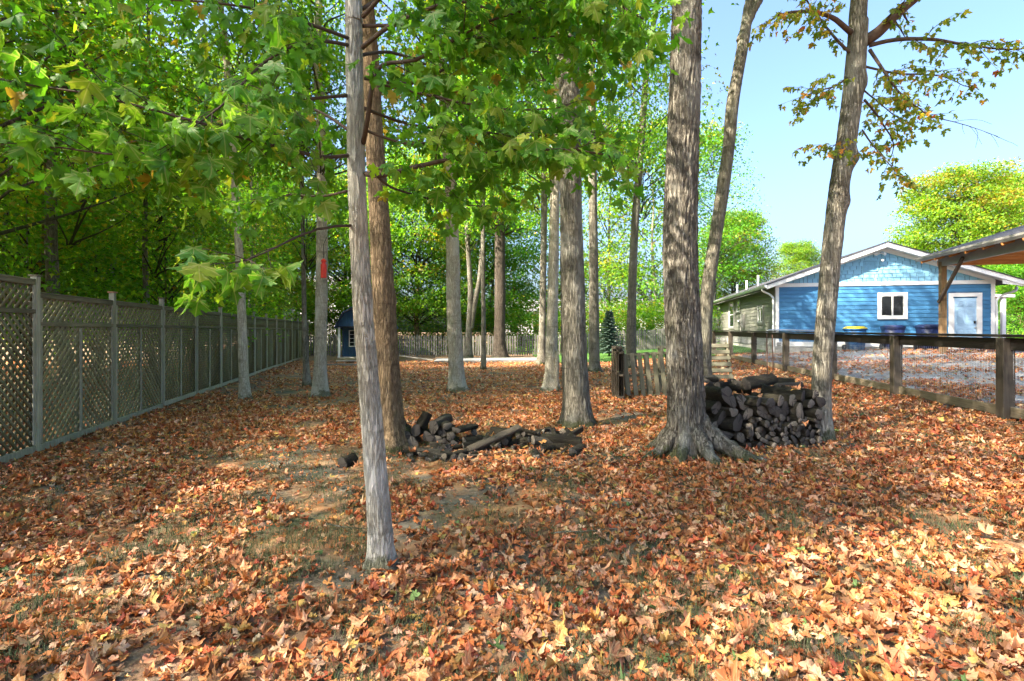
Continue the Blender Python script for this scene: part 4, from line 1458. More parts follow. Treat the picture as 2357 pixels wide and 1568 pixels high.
slat_base = box_mesh(1.0, 0.009, 0.036, M['lattice'], 0.0)
for i in range(-2, NB + 1):
    s = i * BAY
    wx, wy = -5.81 + fdir[0] * s, 6.24 + fdir[1] * s
    g0 = gz(wx, wy)
    up = 0.15 if i < 0 else 0.0
    top = 2.10 if i > 0 else 2.17
    box('post', (0.072, 0.072, top + 0.3), fpos(s, g0 - 0.3 + (top + 0.3) / 2, 0.0), M['fence_post'], lf, (0, 0, ang))
    box('post_cap', (0.10, 0.10, 0.018), fpos(s, g0 + top + 0.011), M['copper' if i in (1, 4) else 'fence_rail'], lf, (0, 0, ang))
    if i == NB:
        break
    a, b = s + 0.046, s + BAY - 0.046
    L = b - a
    cm = (a + b) / 2
    wx2, wy2 = -5.81 + fdir[0] * cm, 6.24 + fdir[1] * cm
    gb = min(gz(wx2, wy2), g0) - 0.02
    zt, zm, zb = 1.95 + up, 1.58 + up, gb + 0.09
    box('top_rail', (L, 0.07, 0.022), fpos(cm, zt + .012), M['fence_rail'], lf, (0, 0, ang))
    for sd in (-1, 1):
        box('rail', (L, 0.02, 0.05), fpos(cm, zt - 0.025, sd * 0.023), M['fence_rail'], lf, (0, 0, ang))
        box('rail', (L, 0.02, 0.055), fpos(cm, zm, sd * 0.023), M['fence_rail'], lf, (0, 0, ang))
        box('rail', (L, 0.022, 0.085), fpos(cm, zb, sd * 0.024), M['fence_post'], lf, (0, 0, ang))
        box('mid_post', (0.04, 0.022, zm - zb - 0.09), fpos(cm, (zm + zb) / 2, sd * 0.0235), M['fence_post'], lf, (0, 0, ang))
        for e in (a + 0.02, b - 0.02):
            box('stile', (0.036, 0.020, zt - zb - 0.10), fpos(e, (zt + zb) / 2, sd * 0.0225), M['fence_post'], lf, (0, 0, ang))
    one = 0 <= i <= 3
    put_slats(a, L, zm + .03, zt - zm - .06, one, 0)
    put_slats(a, L / 2, zb + .03, zm - zb - .06, one, 0)
    put_slats(a + L / 2, L / 2, zb + .03, zm - zb - .06, one, 1)
for i in (-1,):
    pass
o = rest.build('lattice', M['lattice'], lf)
o['kind'] = 'stuff'

# ------------------------------------------------------------------ picket fence at the back
pf = thing('picket_fence', 'low weathered grey picket fence along the back of the yard', 'fence', (0, 29.6, 0))
pk = MB()
w, h, th = 0.088, 1.16, 0.018
Vp = [(-w / 2, -th / 2, 0), (w / 2, -th / 2, 0), (w / 2, -th / 2, h - .05), (w * .25, -th / 2, h), (-w * .25, -th / 2, h), (-w / 2, -th / 2, h - .05)]
Vp += [(x, th / 2, z) for x, _, z in Vp]
Fp = [(0, 1, 2, 3, 4, 5), (11, 10, 9, 8, 7, 6)] + [(i, 6 + i, 6 + (i + 1) % 6, (i + 1) % 6) for i in range(6)]
pick = poly_mesh('picket', Vp, Fp, M['picket'])
rg = np.random.default_rng(33)


def pline(x):
    """depth of the fence line relative to the fence origin"""
    return 0.0 if x < 4.5 else 0.10 * (x - 4.5)


x = -12.6
np_ = 0
while x < 11.4:
    y = pline(x)
    pitch = 0.142 if x < 6.8 else 0.12
    if not (6.3 < x < 6.45):
        obj('picket', pick, pf, (x, y - 0.02, gz(x, 29.6 + y) + 0.05), (rg.normal(0, .008), rg.normal(0, .012), 0), (1, 1, rg.uniform(.97, 1.03)))
    x += pitch
    np_ += 1
x = -12.7
while x < 11:
    y, y2 = pline(x), pline(x + 2.4)
    g1 = gz(x + 1.2, 29.6 + y)
    box('post', (.1, .1, 1.5), (x, y + .09, gz(x, 29.6 + y) + .52), M['picket'], pf)
    for z in (.28, .95):
        box('rail', (2.4, .04, .09), (x + 1.2, (y + y2) / 2 + .012, g1 + z), M['fence_rail'], pf, (0, 0, math.atan2(y2 - y, 2.4)))
    x += 2.4

# ------------------------------------------------------------------ black rail fence with wire mesh
rf = thing('rail_fence', 'black stained post and rail fence with wire mesh beside the gravel', 'fence', (0, 0, 0))
rang = math.atan(0.135)
ry = [1.9, 4.5, 7.05, 9.5, 11.9, 14.6, 17.3, 20.0, 22.5]
for i, y in enumerate(ry):
    x = float(rail_x(y))
    g0 = gz(x, y)
    z1 = 1.44 + 0.004 * (y - 7)
    p = box('post', (.15, .14, z1 - g0 + .35 - .04), (x, y, (z1 + g0 - .35 - .04) / 2), M['black_wood'], rf, (0, 0, -rang), .008)
    if i == len(ry) - 1:
        break
    y2 = ry[i + 1]; x2 = float(rail_x(y2))
    cx, cy_ = (x + x2) / 2, (y + y2) / 2
    L = math.hypot(x2 - x, y2 - y)
    zt = 1.44 + 0.004 * (cy_ - 7)
    sl = math.atan2(0.004 * (y2 - y), L)
    box('cap_rail', (.15, L - .006, .038), (cx, cy_, zt - .012), M['black_wood_y'], rf, (sl, 0, -rang), .005)
    box('rail', (.038, L - .16, .17), (cx + .02, cy_, zt - .127), M['black_wood_y'], rf, (sl, 0, -rang), .005)
    g1 = gz(cx, cy_)
    gs = math.atan2(gz(x2, y2) - g0, L)
    box('kick_board', (.038, L - .16, .14), (cx + .02, cy_, g1 + .11), M['tan_wood_y'], rf, (gs, 0, -rang), .005)
    wm = MB()
    nrm = np.array([.045, 0, 0])
    for k in range(int(L / .05)):
        f = (k + .5) / int(L / .05)
        px_, py_ = x + (x2 - x) * f, y + (y2 - y) * f
        sag = .01 * math.sin(f * 19 + i)
        wm.tube([(px_ + .05 + sag, py_, g1 + .12), (px_ + .05 - sag, py_, zt - .16)], .0019, 3)
    for z in np.arange(g1 + .16, zt - .16, .1):
        wm.tube([(x + .05, y, z), ((x + x2) / 2 + .06, (y + y2) / 2, z), (x2 + .05, y2, z)], .0017, 3)
    wm.build('wire_mesh', M['wire'], rf)['kind'] = 'stuff'

# tube gate and its posts behind the fence
tgx, tgy = 8.55, 17.2
tg = thing('tube_gate', 'silver tube gate between the black fence and the grey house wall', 'gate', (tgx, tgy, gz(tgx, tgy)))
fr = MB()
fr.tube(smooth_path([(0, 0, .15), (0, 0, .95), (.04, 0, 1.08), (.16, 0, 1.14), (1.6, 0, 1.12), (1.78, 0, 1.08), (1.84, 0, .96), (1.84, 0, .15), (1.74, 0, .08), (.1, 0, .08), (0, 0, .15)], .08), .022, 8)
fr.build('frame', M['steel'], tg, True)
wm = MB()
for x in np.arange(.06, 1.8, .055):
    wm.tube([(x, 0, .1), (x, 0, 1.1)], .0017, 3)
for z in np.arange(.15, 1.1, .1):
    wm.tube([(.02, .004, z), (1.82, .004, z)], .0017, 3)
wm.build('wire_mesh', M['wire'], tg)['kind'] = 'stuff'
box('hinge_post', (.13, .13, 1.75), (1.98, 0, .68), M['black_wood'], tg)
for k, (px, py, d) in enumerate([(1766, 868, 11.0), (1779, 872, 10.6)]):
    x, y, z = XZ(px, py, d)
    m_ = MB()
    g0 = gz(x, y)
    m_.tube([(0, 0, -.1), (0, 0, .6), (-.01, 0, 1.28 - g0 * .3)], .012, 6)
    tag(m_.build('steel_stake', M['rust'], None, True, (x, y, g0)), 'rusty upright steel stake behind the firewood, %s of two' % ('left' if k == 0 else 'right'), 'stake', 'steel stakes by the black fence')

# ------------------------------------------------------------------ blue house
HX, HY = 11.02, 21.4
HR = -R_(12)
hs = thing('blue_house', 'long low house with blue lap siding gable and pale blue shingles', 'house', (HX, HY, 0), HR)
W, LEN = 7.8, 21.0
ZB, ZT = 0.84, 3.32
RIDGE = W / 2 + 0.05
box('foundation', (W - .06, .2, 1.1), (W / 2, .13, .30), M['concrete'], hs)
box('foundation', (.2, LEN - .3, 1.1), (.13, LEN / 2 + .2, .28), M['concrete'], hs)
# concrete block courses that show between the skirt board and the ground
for k in range(20):
    box('foundation_block', (.385, .02, .185), (.2 + k * .392, .022, .735), M['concrete'], hs)
    box('foundation_block', (.385, .02, .185), (.2 + (k * .392 + (.196 if k < 19 else 0)), .022, .543), M['concrete'], hs)
pts = [(0.03, .75), (W - .03, .75), (W - .03, 3.42), (RIDGE, 4.82), (.03, 3.42)]
prism('wall', pts, 'y', .035, .16, M['blue'], hs)
prism('wall', [(.16, .75), (LEN, .75), (LEN, 3.4), (.16, 3.4)], 'x', .035, .16, M['grey_siding'], hs)
prism('wall', [(.16, .75), (LEN, .75), (LEN, 3.4), (.16, 3.4)], 'x', W - .16, W - .035, M['far_white'], hs)
WIN = (3.78, 4.84, 1.955, 3.02)
DOOR = (6.256, 7.378, .72, 2.97)
rg = np.random.default_rng(44)


def siding_run(axis, u0, u1, zb, zt, openings, m, exp=.165, splits=None, first=0):
    z = zb
    row = 0
    while z < zt - .03:
        h = min(exp, zt - z)
        spans = [(u0, u1)]
        for (a, b, c, d) in openings:
            if z + h > c + .01 and z < d - .01:
                ns = []
                for (p, q) in spans:
                    if b <= p or a >= q:
                        ns.append((p, q))
                    else:
                        if a - p > .04: ns.append((p, a))
                        if q - b > .04: ns.append((b, q))
                spans = ns
        for (p, q) in spans:
            cuts = [p]
            if splits:
                c = splits[row % len(splits)]
                while c < q - .3:
                    if c > p + .3: cuts.append(c)
                    c += 3.66
            cuts.append(q)
            for a, b in zip(cuts[:-1], cuts[1:]):
                L = b - a - .004
                hh = h + .022
                if axis == 'x':
                    box('siding_plank', (round(L, 2), .014, round(hh, 3)), ((a + b) / 2, .014, z + hh / 2), m, hs, (-R_(6.5), 0, 0), .002)
                else:
                    box('siding_plank', (round(L, 2), .014, round(hh, 3)), (.014, (a + b) / 2, z + hh / 2), m, hs, (-R_(6.5), 0, -R_(90)), .002)
        z += exp
        row += 1


siding_run('x', .12, W - .12, 1.03, ZT - .01, [WIN, DOOR], M['blue'], splits=[1.0, 2.9, .45, 1.0, 2.3])
SW = [(1.91, 2.93, 1.78, 2.66), (6.45, 7.55, 2.45, 3.24), (8.04, 9.5, 1.6, 3.24), (12.0, 13.6, 1.6, 3.24), (16.5, 17.6, 1.9, 3.2)]
siding_run('y', .12, LEN, 1.03, ZT, SW, M['grey_siding'], splits=[2.0, .9, 3.1, 1.5])
# gable shingles
z = 3.47
row = 0
while z < 4.7:
    slope_l = lambda zz: .10 + (zz - 3.44) / 1.40 * (RIDGE - .1)
    slope_r = lambda zz: W - .10 - (zz - 3.44) / 1.40 * (W - RIDGE - .1)
    a, b = slope_l(z), slope_r(z)
    u = a + rg.uniform(0, .1)
    while u < b - .08:
        wd = float(rg.choice([.155, .195, .235, .28]))
        if u + wd > b + .1: break
        box('gable_shingle', (wd - .02, .016, .185), (u + wd / 2, .012, z + .085 + rg.uniform(-.004, .004)), M['pale_blue'], hs, (-R_(6.5), 0, 0), .002)
        u += wd
    z += .162
    row += 1
prism('gable_backing', [(slope_l(3.46), 3.46), (slope_r(3.46), 3.46), (RIDGE, 4.80)], 'y', .024, .034, M['gable_felt'], hs)
# trim
box('frieze_board', (W + .02, .04, .15), (W / 2, -.006, 3.385), M['white'], hs)
box('skirt_board', (W + .02, .036, .19), (W / 2, -.004, .935), M['white'], hs)
box('skirt_board', (.036, LEN - .4, .19), (-.004, LEN / 2, .935), M['grey_trim'], hs)
for u in (.06, W - .06):
    box('corner_board', (.13, .038, 2.29), (u, -.005, 2.17), M['white'], hs)
box('corner_board', (.038, .13, 2.40), (-.006, .09, 2.19), M['grey_trim'], hs)
# roof: two slopes with overhangs, rake boards, soffit, gutters
YO = -.42
zr = 5.02
ol, orr = .45, .88
zl, zrr = 3.40, 3.36
for nm, xe, ze in (('roof', -ol, zl), ('roof', W + orr, zrr)):
    prism(nm, [(RIDGE, zr), (xe, ze), (xe, ze - .03), (RIDGE, zr - .03)], 'y', YO - .03, LEN + .4, M['shingle'], hs)
    e = .012
    prism('rake_board', [(RIDGE, zr - .034), (xe, ze - .034), (xe, ze - .20), (RIDGE, zr - .22)], 'y', YO, YO + .03, M['white'], hs)
    prism('soffit', [(RIDGE, zr - .17), (xe, ze - .15), (xe, ze - .165), (RIDGE, zr - .185)], 'y', YO + .032, .03, M['white'], hs)
    prism('rake_trim', [(RIDGE, zr - .188), (xe * .0 + (.0 if xe < 0 else W), 3.46 + .03), (xe * .0 + (.0 if xe < 0 else W), 3.46 - .10), (RIDGE, zr - .34)], 'y', -.012, .012, M['white'], hs)
prism('eave_soffit', [(-ol, zl - .20), (.03, 3.40), (.03, 3.38), (-ol, zl - .22)], 'y', .03, LEN, M['grey_trim'], hs)
prism('eave_return', [(W + .03, 3.28), (W + orr, zrr - .205), (W + orr, zrr - .035), (W + .03, 3.62)], 'y', YO + .031, YO + .06, M['white'], hs)
gut = MB()
for yy0, yy1 in ((YO - .02, LEN),):
    gut.add([(-ol - .11, yy0, zl - .02), (-ol - .11, yy1, zl - .02), (-ol - .10, yy0, zl - .08), (-ol - .10, yy1, zl - .08), (-ol - .05, yy0, zl - .14), (-ol - .05, yy1, zl - .14), (-ol - .003, yy0, zl - .14), (-ol - .003, yy1, zl - .14), (-ol - .003, yy0, zl - .02), (-ol - .003, yy1, zl - .02)],
            [[0, 2, 3, 1], [2, 4, 5, 3], [4, 6, 7, 5], [6, 8, 9, 7]], [[0, 2, 4], [0, 4, 6], [0, 6, 8]])
gut.build('gutter', M['white_metal'], hs)
ds = MB()
ds.tube(smooth_path([(-ol - .05, .1, zl - .14), (-ol - .03, .1, zl - .24), (-.25, .08, zl - .36), (-.10, .06, zl - .5), (-.08, .05, zl - .7), (-.08, .05, 1.6), (-.08, .05, .60)], .1), .042, 8)
ds.build('downspout', M['white_metal'], hs, True)
ds = MB()
ds.tube(smooth_path([(W + orr - .05, .2, zrr - .18), (W + orr - .1, .15, zrr - .32), (W + .3, .1, zrr - .5), (W + .09, .05, zrr - .7), (W + .08, .03, zrr - 1.1), (W + .08, .03, .75)], .1), .045, 8)
ds.build('downspout', M['white_metal'], hs, True)


def window(parent, axis, u0, u1, z0, z1, tw, trim, sashes=2, vertical=True):
    """trim boards, frame, panes; sub-parts hang on the window"""
    cu, cz = (u0 + u1) / 2, (z0 + z1) / 2
    if axis == 'x':
        w_ = bpy.data.objects.new('window', None); COL.objects.link(w_); w_.parent = parent; w_.location = (cu, 0, cz)
    else:
        w_ = bpy.data.objects.new('window', None); COL.objects.link(w_); w_.parent = parent; w_.location = (0, cu, cz); w_.rotation_euler = (0, 0, -R_(90))
    Wd, Hd = u1 - u0, z1 - z0
    for sg in (-1, 1):
        box('trim', (tw, .034, Hd), (sg * (Wd / 2 - tw / 2), -.006, 0), M[trim], w_)
        box('trim', (Wd - 2 * tw - .002, .034, tw), (0, -.006, sg * (Hd / 2 - tw / 2)), M[trim], w_)
    iw, ih = Wd - 2 * tw, Hd - 2 * tw
    fw = .035
    for sg in (-1, 1):
        box('frame', (fw, .04, ih), (sg * (iw / 2 - fw / 2), .005, 0), M['white_metal'], w_)
        box('frame', (iw - 2 * fw - .002, .04, fw), (0, .005, sg * (ih / 2 - fw / 2)), M['white_metal'], w_)
    gw, gh = iw - 2 * fw, ih - 2 * fw
    if sashes == 2 and vertical:
        box('mullion', (.055, .036, gh), (0, .004, 0), M['white_metal'], w_)
        for sg in (-1, 1):
            box('pane', (gw / 2 - .03, .006, gh), (sg * (gw / 4 + .013), .016, 0), M['glass'], w_, ch=0)
    elif sashes == 2:
        box('mullion', (gw, .036, .05), (0, .004, 0), M['white_metal'], w_)
        for sg in (-1, 1):
            box('pane', (gw, .006, gh / 2 - .028), (0, .016, sg * (gh / 4 + .012)), M['glass'], w_, ch=0)
    else:
        box('pane', (gw, .006, gh), (0, .016, 0), M['glass'], w_, ch=0)
    return w_


window(hs, 'x', *WIN, .115, 'white', 2, True)
for k, o in enumerate(SW):
    window(hs, 'y', *o, .10, 'grey_trim', 2 if k in (0, 2) else 1, k == 0)
# door with six panels
dr = bpy.data.objects.new('door', None); COL.objects.link(dr); dr.parent = hs
dr.location = ((DOOR[0] + DOOR[1]) / 2, 0, 0)
for sg in (-1, 1):
    box('trim', (.15, .036, 2.10), (sg * (.561 - .075), -.008, 1.77), M['white'], dr)
    box('jamb', (.035, .05, 2.0), (sg * .393, .0, 1.76), M['white'], dr)
box('trim', (1.122, .036, .15), (0, -.009, 2.895), M['white'], dr)
box('threshold', (1.0, .18, .05), (0, -.06, .745), M['concrete'], dr)
slab = box('slab', (.75, .03, 1.99), (0, .012, 1.77), M['door_blue'], dr)
for sg in (-1, 1):
    for zc, hh in ((.78, .20), (.24, .62), (-.52, .62)):
        for a, b, c, d in ((.235, .012, 0, hh / 2), (.235, .012, 0, -hh / 2), (.012, hh, .1175, 0), (.012, hh, -.1175, 0)):
            box('panel_moulding', (a, .014, b), (sg * .17 + c, -.018, zc + d), M['door_blue'], slab, ch=.003)
        box('panel', (.19, .012, hh - .07), (sg * .17, -.017, zc), M['door_blue'], slab, ch=.004)
kn = MB()
kn.tube([(0, 0, 0), (0, -.03, 0), (0, -.05, 0), (0, -.075, 0)], [.018, .012, .03, .02], 10)
kn.build('door_knob', M['steel'], slab, True, (.31, -.016, -.16))
box('keypad', (.06, .03, .10), (.31, -.03, .05), M['rubber'], slab)
# gable vent, floodlight, camera, box on the corner
vn = bpy.data.objects.new('gable_vent', None); COL.objects.link(vn); vn.parent = hs; vn.location = (RIDGE - .42, 0, 4.12)
for sg in (-1, 1):
    box('frame', (.035, .03, .46), (sg * .245, -.006, 0), M['pale_blue'], vn)
    box('frame', (.455, .03, .035), (0, -.006, sg * .2125), M['pale_blue'], vn)
for k in range(7):
    box('slat', (.45, .012, .05), (0, -.002, -.165 + k * .055), M['pale_blue'], vn, (R_(35), 0, 0), .002)
fl = bpy.data.objects.new('floodlight', None); COL.objects.link(fl); fl.parent = hs; fl.location = (RIDGE - .15, -.05, 4.60)
m_ = MB(); m_.tube([(0, .05, 0), (0, 0, 0)], .05, 10); m_.build('base', M['white_metal'], fl, True)
for sg in (-1, 1):
    m_ = MB(); m_.tube([(sg * .03, -.02, 0), (sg * .10, -.07, -.01), (sg * .16, -.16, -.06), (sg * .165, -.17, -.065)], [.015, .035, .06, .052], 10)
    m_.build('lamp_head', M['white_metal'], fl, True)
m_ = MB(); m_.tube([(0, .02, .06), (0, -.03, .05), (0, -.06, .03), (0, -.17, -.01), (0, -.175, -.012)], [.03, .03, .045, .045, .03], 10)
m_.build('security_camera', M['white_metal'], hs, True, (RIDGE - .05, 0, 4.30))
box('outlet_box', (.16, .06, .16), (.12, -.045, .93), M['grey_trim'], hs)
mt_ = bpy.data.objects.new('electric_meter', None); COL.objects.link(mt_); mt_.parent = hs; mt_.location = (-.07, 5.6, 1.9)
box('panel_box', (.12, .36, .70), (0, 0, .1), M['grey_trim'], mt_)
box('meter_box', (.10, .24, .38), (0, .45, .02), M['grey_metal'], mt_)
m_ = MB(); m_.tube([(0, 0, 0), (-.05, 0, 0), (-.10, 0, 0), (-.11, 0, 0)], [.09, .085, .08, .05], 12); m_.build('dial', M['steel'], mt_, True, (-.05, .45, .08))
m_ = MB(); m_.tube([(0, 0, 0), (0, 0, -.9)], .03, 8); m_.build('conduit', M['grey_metal'], mt_, True, (0, .45, -.17))
# vent pipes on the roof
for k in range(3):
    m_ = MB(); m_.tube([(0, 0, 0), (0, 0, .75)], .05, 8)
    m_.build('vent_pipe', M['white_metal'], hs, True, (.9 + .1 * k, 6.5 + k * 3.0, 3.72))
# white side porch
pr = bpy.data.objects.new('side_porch', None); COL.objects.link(pr); pr.parent = hs; pr.location = (W, 3.2, 0)
box('roof', (2.2, 2.6, .10), (1.1, .5, 3.02), M['white'], pr, (0, R_(3), 0))
box('post', (.14, .14, 2.3), (1.85, -.65, 1.85), M['white'], pr)
box('post', (.14, .14, 2.3), (.35, -.65, 1.85), M['white'], pr)
box('wall', (.9, .1, 2.3), (.5, 1.6, 1.85), M['white'], pr)
for k in range(5):
    box('step', (.9, .28, .16), (.75, -.9 - .28 * k, .72 + .16 * (3 - k) - .3), M['white'], pr)

# ------------------------------------------------------------------ wheeled bins by the wall
def wheelie_bin(px, d, body, lid, label, rz=0.0, s=1.0):
    x = (px - 1178.5) / F_ * d
    t = thing('wheeled_bin', label, 'bin', (x, d, gz(x, d) + .035), rz, 'bins by the blue wall')
    def frus(z0, z1, a0, b0, a1, b1):
        V = [(-a0, -b0, z0), (a0, -b0, z0), (a0, b0, z0), (-a0, b0, z0), (-a1, -b1, z1), (a1, -b1, z1), (a1, b1, z1), (-a1, b1, z1)]
        Q = [[0, 1, 5, 4], [1, 2, 6, 5], [2, 3, 7, 6], [3, 0, 4, 7], [3, 2, 1, 0], [4, 5, 6, 7]]
        return V, Q
    mb = MB()
    mb.add(*frus(.06, .92 * s, .22, .26, .29 * s, .34 * s))
    mb.add(*frus(.88 * s, .95 * s, .305 * s, .355 * s, .315 * s, .365 * s))
    mb.build('body', M[body], t)
    mb = MB()
    mb.add(*frus(.954 * s, .99 * s, .32 * s, .375 * s, .31 * s, .36 * s))
    mb.add(*frus(.99 * s, 1.05 * s, .30 * s, .35 * s, .22 * s, .26 * s))
    mb.build('lid', M[lid], t)
    mb = MB(); mb.tube([(-.27, .38, .93 * s), (.27, .38, .93 * s)], .018, 8); mb.build('handle', M[body], t, True)
    for sg in (-1, 1):
        mb = MB(); mb.tube([(sg * .25, .26, .12), (sg * .31, .26, .12)], .12, 16); mb.build('wheel', M['rubber'], t, True)
    return t


wheelie_bin(1968, 20.2, 'bin_blue', 'bin_yellow', 'blue wheeled bin with a yellow lid by the house wall', R_(-8), 0.92)
wheelie_bin(2055, 19.6, 'bin_navy', 'bin_navy', 'dark navy wheeled bin under the house window', R_(-14), 0.92)
wheelie_bin(2137, 19.4, 'bin_navy', 'bin_navy', 'dark navy wheeled bin between the timber post and the window', R_(-10), 0.92)

# ------------------------------------------------------------------ carport
cp = thing('carport', 'open timber carport with dark shingled roof and grey gutter', 'carport', (14.3, 17.0, 0), HR)
g0 = gz(14.3, 17)
for (u, v) in ((0, 0), (0, -5.6), (6.2, 0), (6.2, -5.6)):
    wx = 14.3 + u * math.cos(HR) - v * math.sin(HR); wy = 17 + u * math.sin(HR) + v * math.cos(HR)
    gg = gz(wx, wy)
    box('post', (.165, .165, 3.78 - gg + .2), (u, v, (3.78 + gg - .2) / 2), M['timber'], cp, ch=.008)
Y0, Y1 = -8.4, .62
eu, ez = -.42, 3.96
ru, rz_ = 3.1, 5.10
for u_e, sgn in ((eu, 1), (2 * ru - eu, -1)):
    prism('roof', [(u_e, ez), (ru, rz_), (ru, rz_ + .05), (u_e, ez + .05)], 'y', Y0, Y1, M['shingle'], cp)
    prism('roof_decking', [(u_e, ez - .02), (ru, rz_ - .02), (ru, rz_ - .003), (u_e, ez - .003)], 'y', Y0 + .01, Y1 - .01, M['cedar'], cp)
for u in (eu, 2 * ru - eu):
    sg = -1 if u < ru else 1
    gut = MB()
    a = lambda q, zz: (u + sg * q, zz)
    prof = [a(.10, ez + .03), a(.10, ez - .03), a(.055, ez - .10), a(.003, ez - .10), a(.003, ez - .085), a(.05, ez - .085), a(.085, ez - .03), a(.085, ez + .03)]
    prism('gutter', prof, 'y', Y0, Y1, M['grey_metal'], cp)
for u in (0, 6.2):
    box('beam', (.15, Y1 - Y0 - .9, .30), (u, (Y1 + Y0) / 2 - .05, 3.70 - .0 + .08), M['grey_trim'], cp, ch=.004)
for k in range(12):
    v = Y1 - .15 - k * .76
    box('tie_beam', (6.0, .05, .19), (ru, v, 3.80), M['cedar'], cp)
    for s in (-1, 1):
        L = math.hypot(ru - eu, rz_ - ez) - .1
        box('rafter', (L, .045, .14), (ru + s * (ru - eu) / 2, v + .055, (rz_ + ez) / 2 - .11), M['cedar'], cp, (0, s * math.atan2(rz_ - ez, ru - eu), 0))
    box('king_post', (.10, .045, 1.0), (ru, v + .05, 4.40), M['cedar'], cp)
    for s in (-1, 1):
        box('web', (.05, .04, .95), (ru + s * .95, v + .052, 4.30), M['cedar'], cp, (0, s * R_(28), 0))
for (v, s) in ((0, -1), (-5.6, 1), (-5.6, -1)):
    d_ = 1.30 / math.sin(R_(43))
    box('brace', (.085, .085, 1.82), (-.10, v + s * .60, 3.10), M['brace'], cp, (-s * R_(43), 0, 0))

# ------------------------------------------------------------------ shed
SXc, SY = (826 - 1178.5) / F_ * 24.0, 24.0
shd = thing('garden_shed', 'small blue metal barn shed with white trim and yellow door', 'shed', (SXc, SY, gz(SXc, SY)), R_(3))
hw = 0.98
zf = .24
gam = [(-hw, 1.70), (-hw * .72, 2.30), (0, 2.68), (hw * .72, 2.30), (hw, 1.70)]
prism('gable_wall', gam, 'y', 0, .04, M['shed_blue'], shd)
for k in range(15):
    u = -hw + .08 + k * (2 * hw - .16) / 14
    zt = np.interp(u, [p[0] for p in gam], [p[1] for p in gam])
    box('siding_rib', (.022, .02, zt - 1.74), (u, -.011, (zt + 1.72) / 2), M['shed_blue'], shd, ch=.004)
    box('siding_rib', (.022, .02, 1.40), (u, .79, 1.0), M['shed_blue'], shd, ch=.004)
prism('back_wall', [(-hw + .06, zf), (hw - .06, zf), (hw - .06, 1.72), (-hw + .06, 1.72)], 'y', .8, .84, M['shed_blue'], shd)
for s in (-1, 1):
    prism('side_wall', [(.8, zf), (4.2, zf), (4.2, 1.75), (.8, 1.75)], 'x', s * (hw - .02) - .02, s * (hw - .02) + .02, M['shed_blue'], shd)
    box('corner_post', (.09, .09, 1.48), (s * (hw - .05), .06, zf + .74), M['white'], shd)
    for (a, b) in (((-hw - .12, 1.60) if s < 0 else (hw + .12, 1.60), (s * hw * .74, 2.33)), ((s * hw * .74, 2.33), (0, 2.73))):
        prism('roof', [a, b, (b[0], b[1] + .04), (a[0], a[1] + .04)], 'y', -.16, 4.4, M['shed_blue'], shd)
        prism('roof_edge', [(a[0], a[1] - .045), (b[0], b[1] - .045), (b[0], b[1] + .0), (a[0], a[1] + .0)], 'y', -.175, -.13, M['rubber'], shd)
box('header', (2 * hw, .06, .09), (0, .035, 1.69), M['dark'], shd)
for k in range(6):
    box('deck_board', (2 * hw + .02, .135, .035), (0, .03 + k * .14, zf - .02), M['deck'], shd)
box('deck_edge', (2 * hw + .02, .05, .14), (0, -.065, zf - .09), M['fence_rail'], shd)
box('step_board', (2 * hw - .1, .30, .04), (0, -.35, .10), M['deck'], shd)
w_ = bpy.data.objects.new('window', None); COL.objects.link(w_); w_.parent = shd; w_.location = (-.40, .77, 1.12)
for s in (-1, 1):
    box('frame', (.04, .04, .80), (s * .24, 0, 0), M['white'], w_)
    box('frame', (.44, .04, .04), (0, 0, s * .38), M['white'], w_)
for k in range(3):
    box('glazing_bar', (.44, .03, .02), (0, -.002, -.19 + .19 * k), M['white'], w_)
box('glazing_bar', (.02, .028, .72), (0, -.001, 0), M['white'], w_)
box('pane', (.44, .01, .72), (0, .012, 0), M['glass'], w_, ch=0)
d_ = bpy.data.objects.new('door', None); COL.objects.link(d_); d_.parent = shd; d_.location = (.45, .77, 0)
box('slab', (.72, .03, 1.36), (0, 0, zf + .70), M['shed_yellow'], d_)
for k in range(4):
    box('panel', (.13, .012, .45), (-.25 + k * .165, -.02, zf + .32), M['shed_yellow'], d_)
box('pane', (.5, .01, .62), (0, -.02, zf + .98), M['glass'], d_, ch=0)
box('glazing_bar', (.5, .02, .02), (0, -.026, zf + .98), M['white'], d_)
# board ramp lying by the shed
bx_, by_, _ = XZ(950, 818, 24.6)
rmp = box('loose_plank', (2.0, .18, .05), (bx_, by_, gz(bx_, by_) + .20), M['deck'], None, (0, R_(7), R_(-5)))
tag(rmp, 'long grey plank sloping from the shed deck to the ground', 'plank')
bx_, by_, _ = XZ(805, 841, 21.5)
st = box('timber_edging', (1.9, .14, .12), (bx_, by_, gz(bx_, by_) + .05), M['deck'], None, (0, 0, R_(2)))
tag(st, 'grey timber edging lying in leaves before the blue shed', 'timber')

# ------------------------------------------------------------------ far white houses
def far_house(px, d, w, h, dep, rz, label, rise=1.6):
    x = (px - 1178.5) / F_ * d
    t = thing('far_house', label, 'house', (x, d, gz(x, d)), rz)
    prism('wall', [(-w / 2, 0), (w / 2, 0), (w / 2, h), (-w / 2, h)], 'y', 0, dep, M['far_white'], t)
    prism('roof', [(-.4, h - .1), (dep / 2, h + rise), (dep + .4, h - .1), (dep + .4, h + .05), (dep / 2, h + rise + .15), (-.4, h + .05)], 'x', -w / 2 - .4, w / 2 + .4, M['roof_far'], t)
    k = 0
    u = -w / 2 + 1.2
    while u < w / 2 - 1:
        for zf_ in ([1.0] if h < 4 else [1.0, 3.7]):
            wn_ = box('window', (1.0, .06, 1.3), (u, -.03, zf_ + .65), M['white'], t)
            box('pane', (.84, .02, 1.14), (0, -.035, 0), M['glass'], wn_, ch=0)
        u += 2.6
    return t


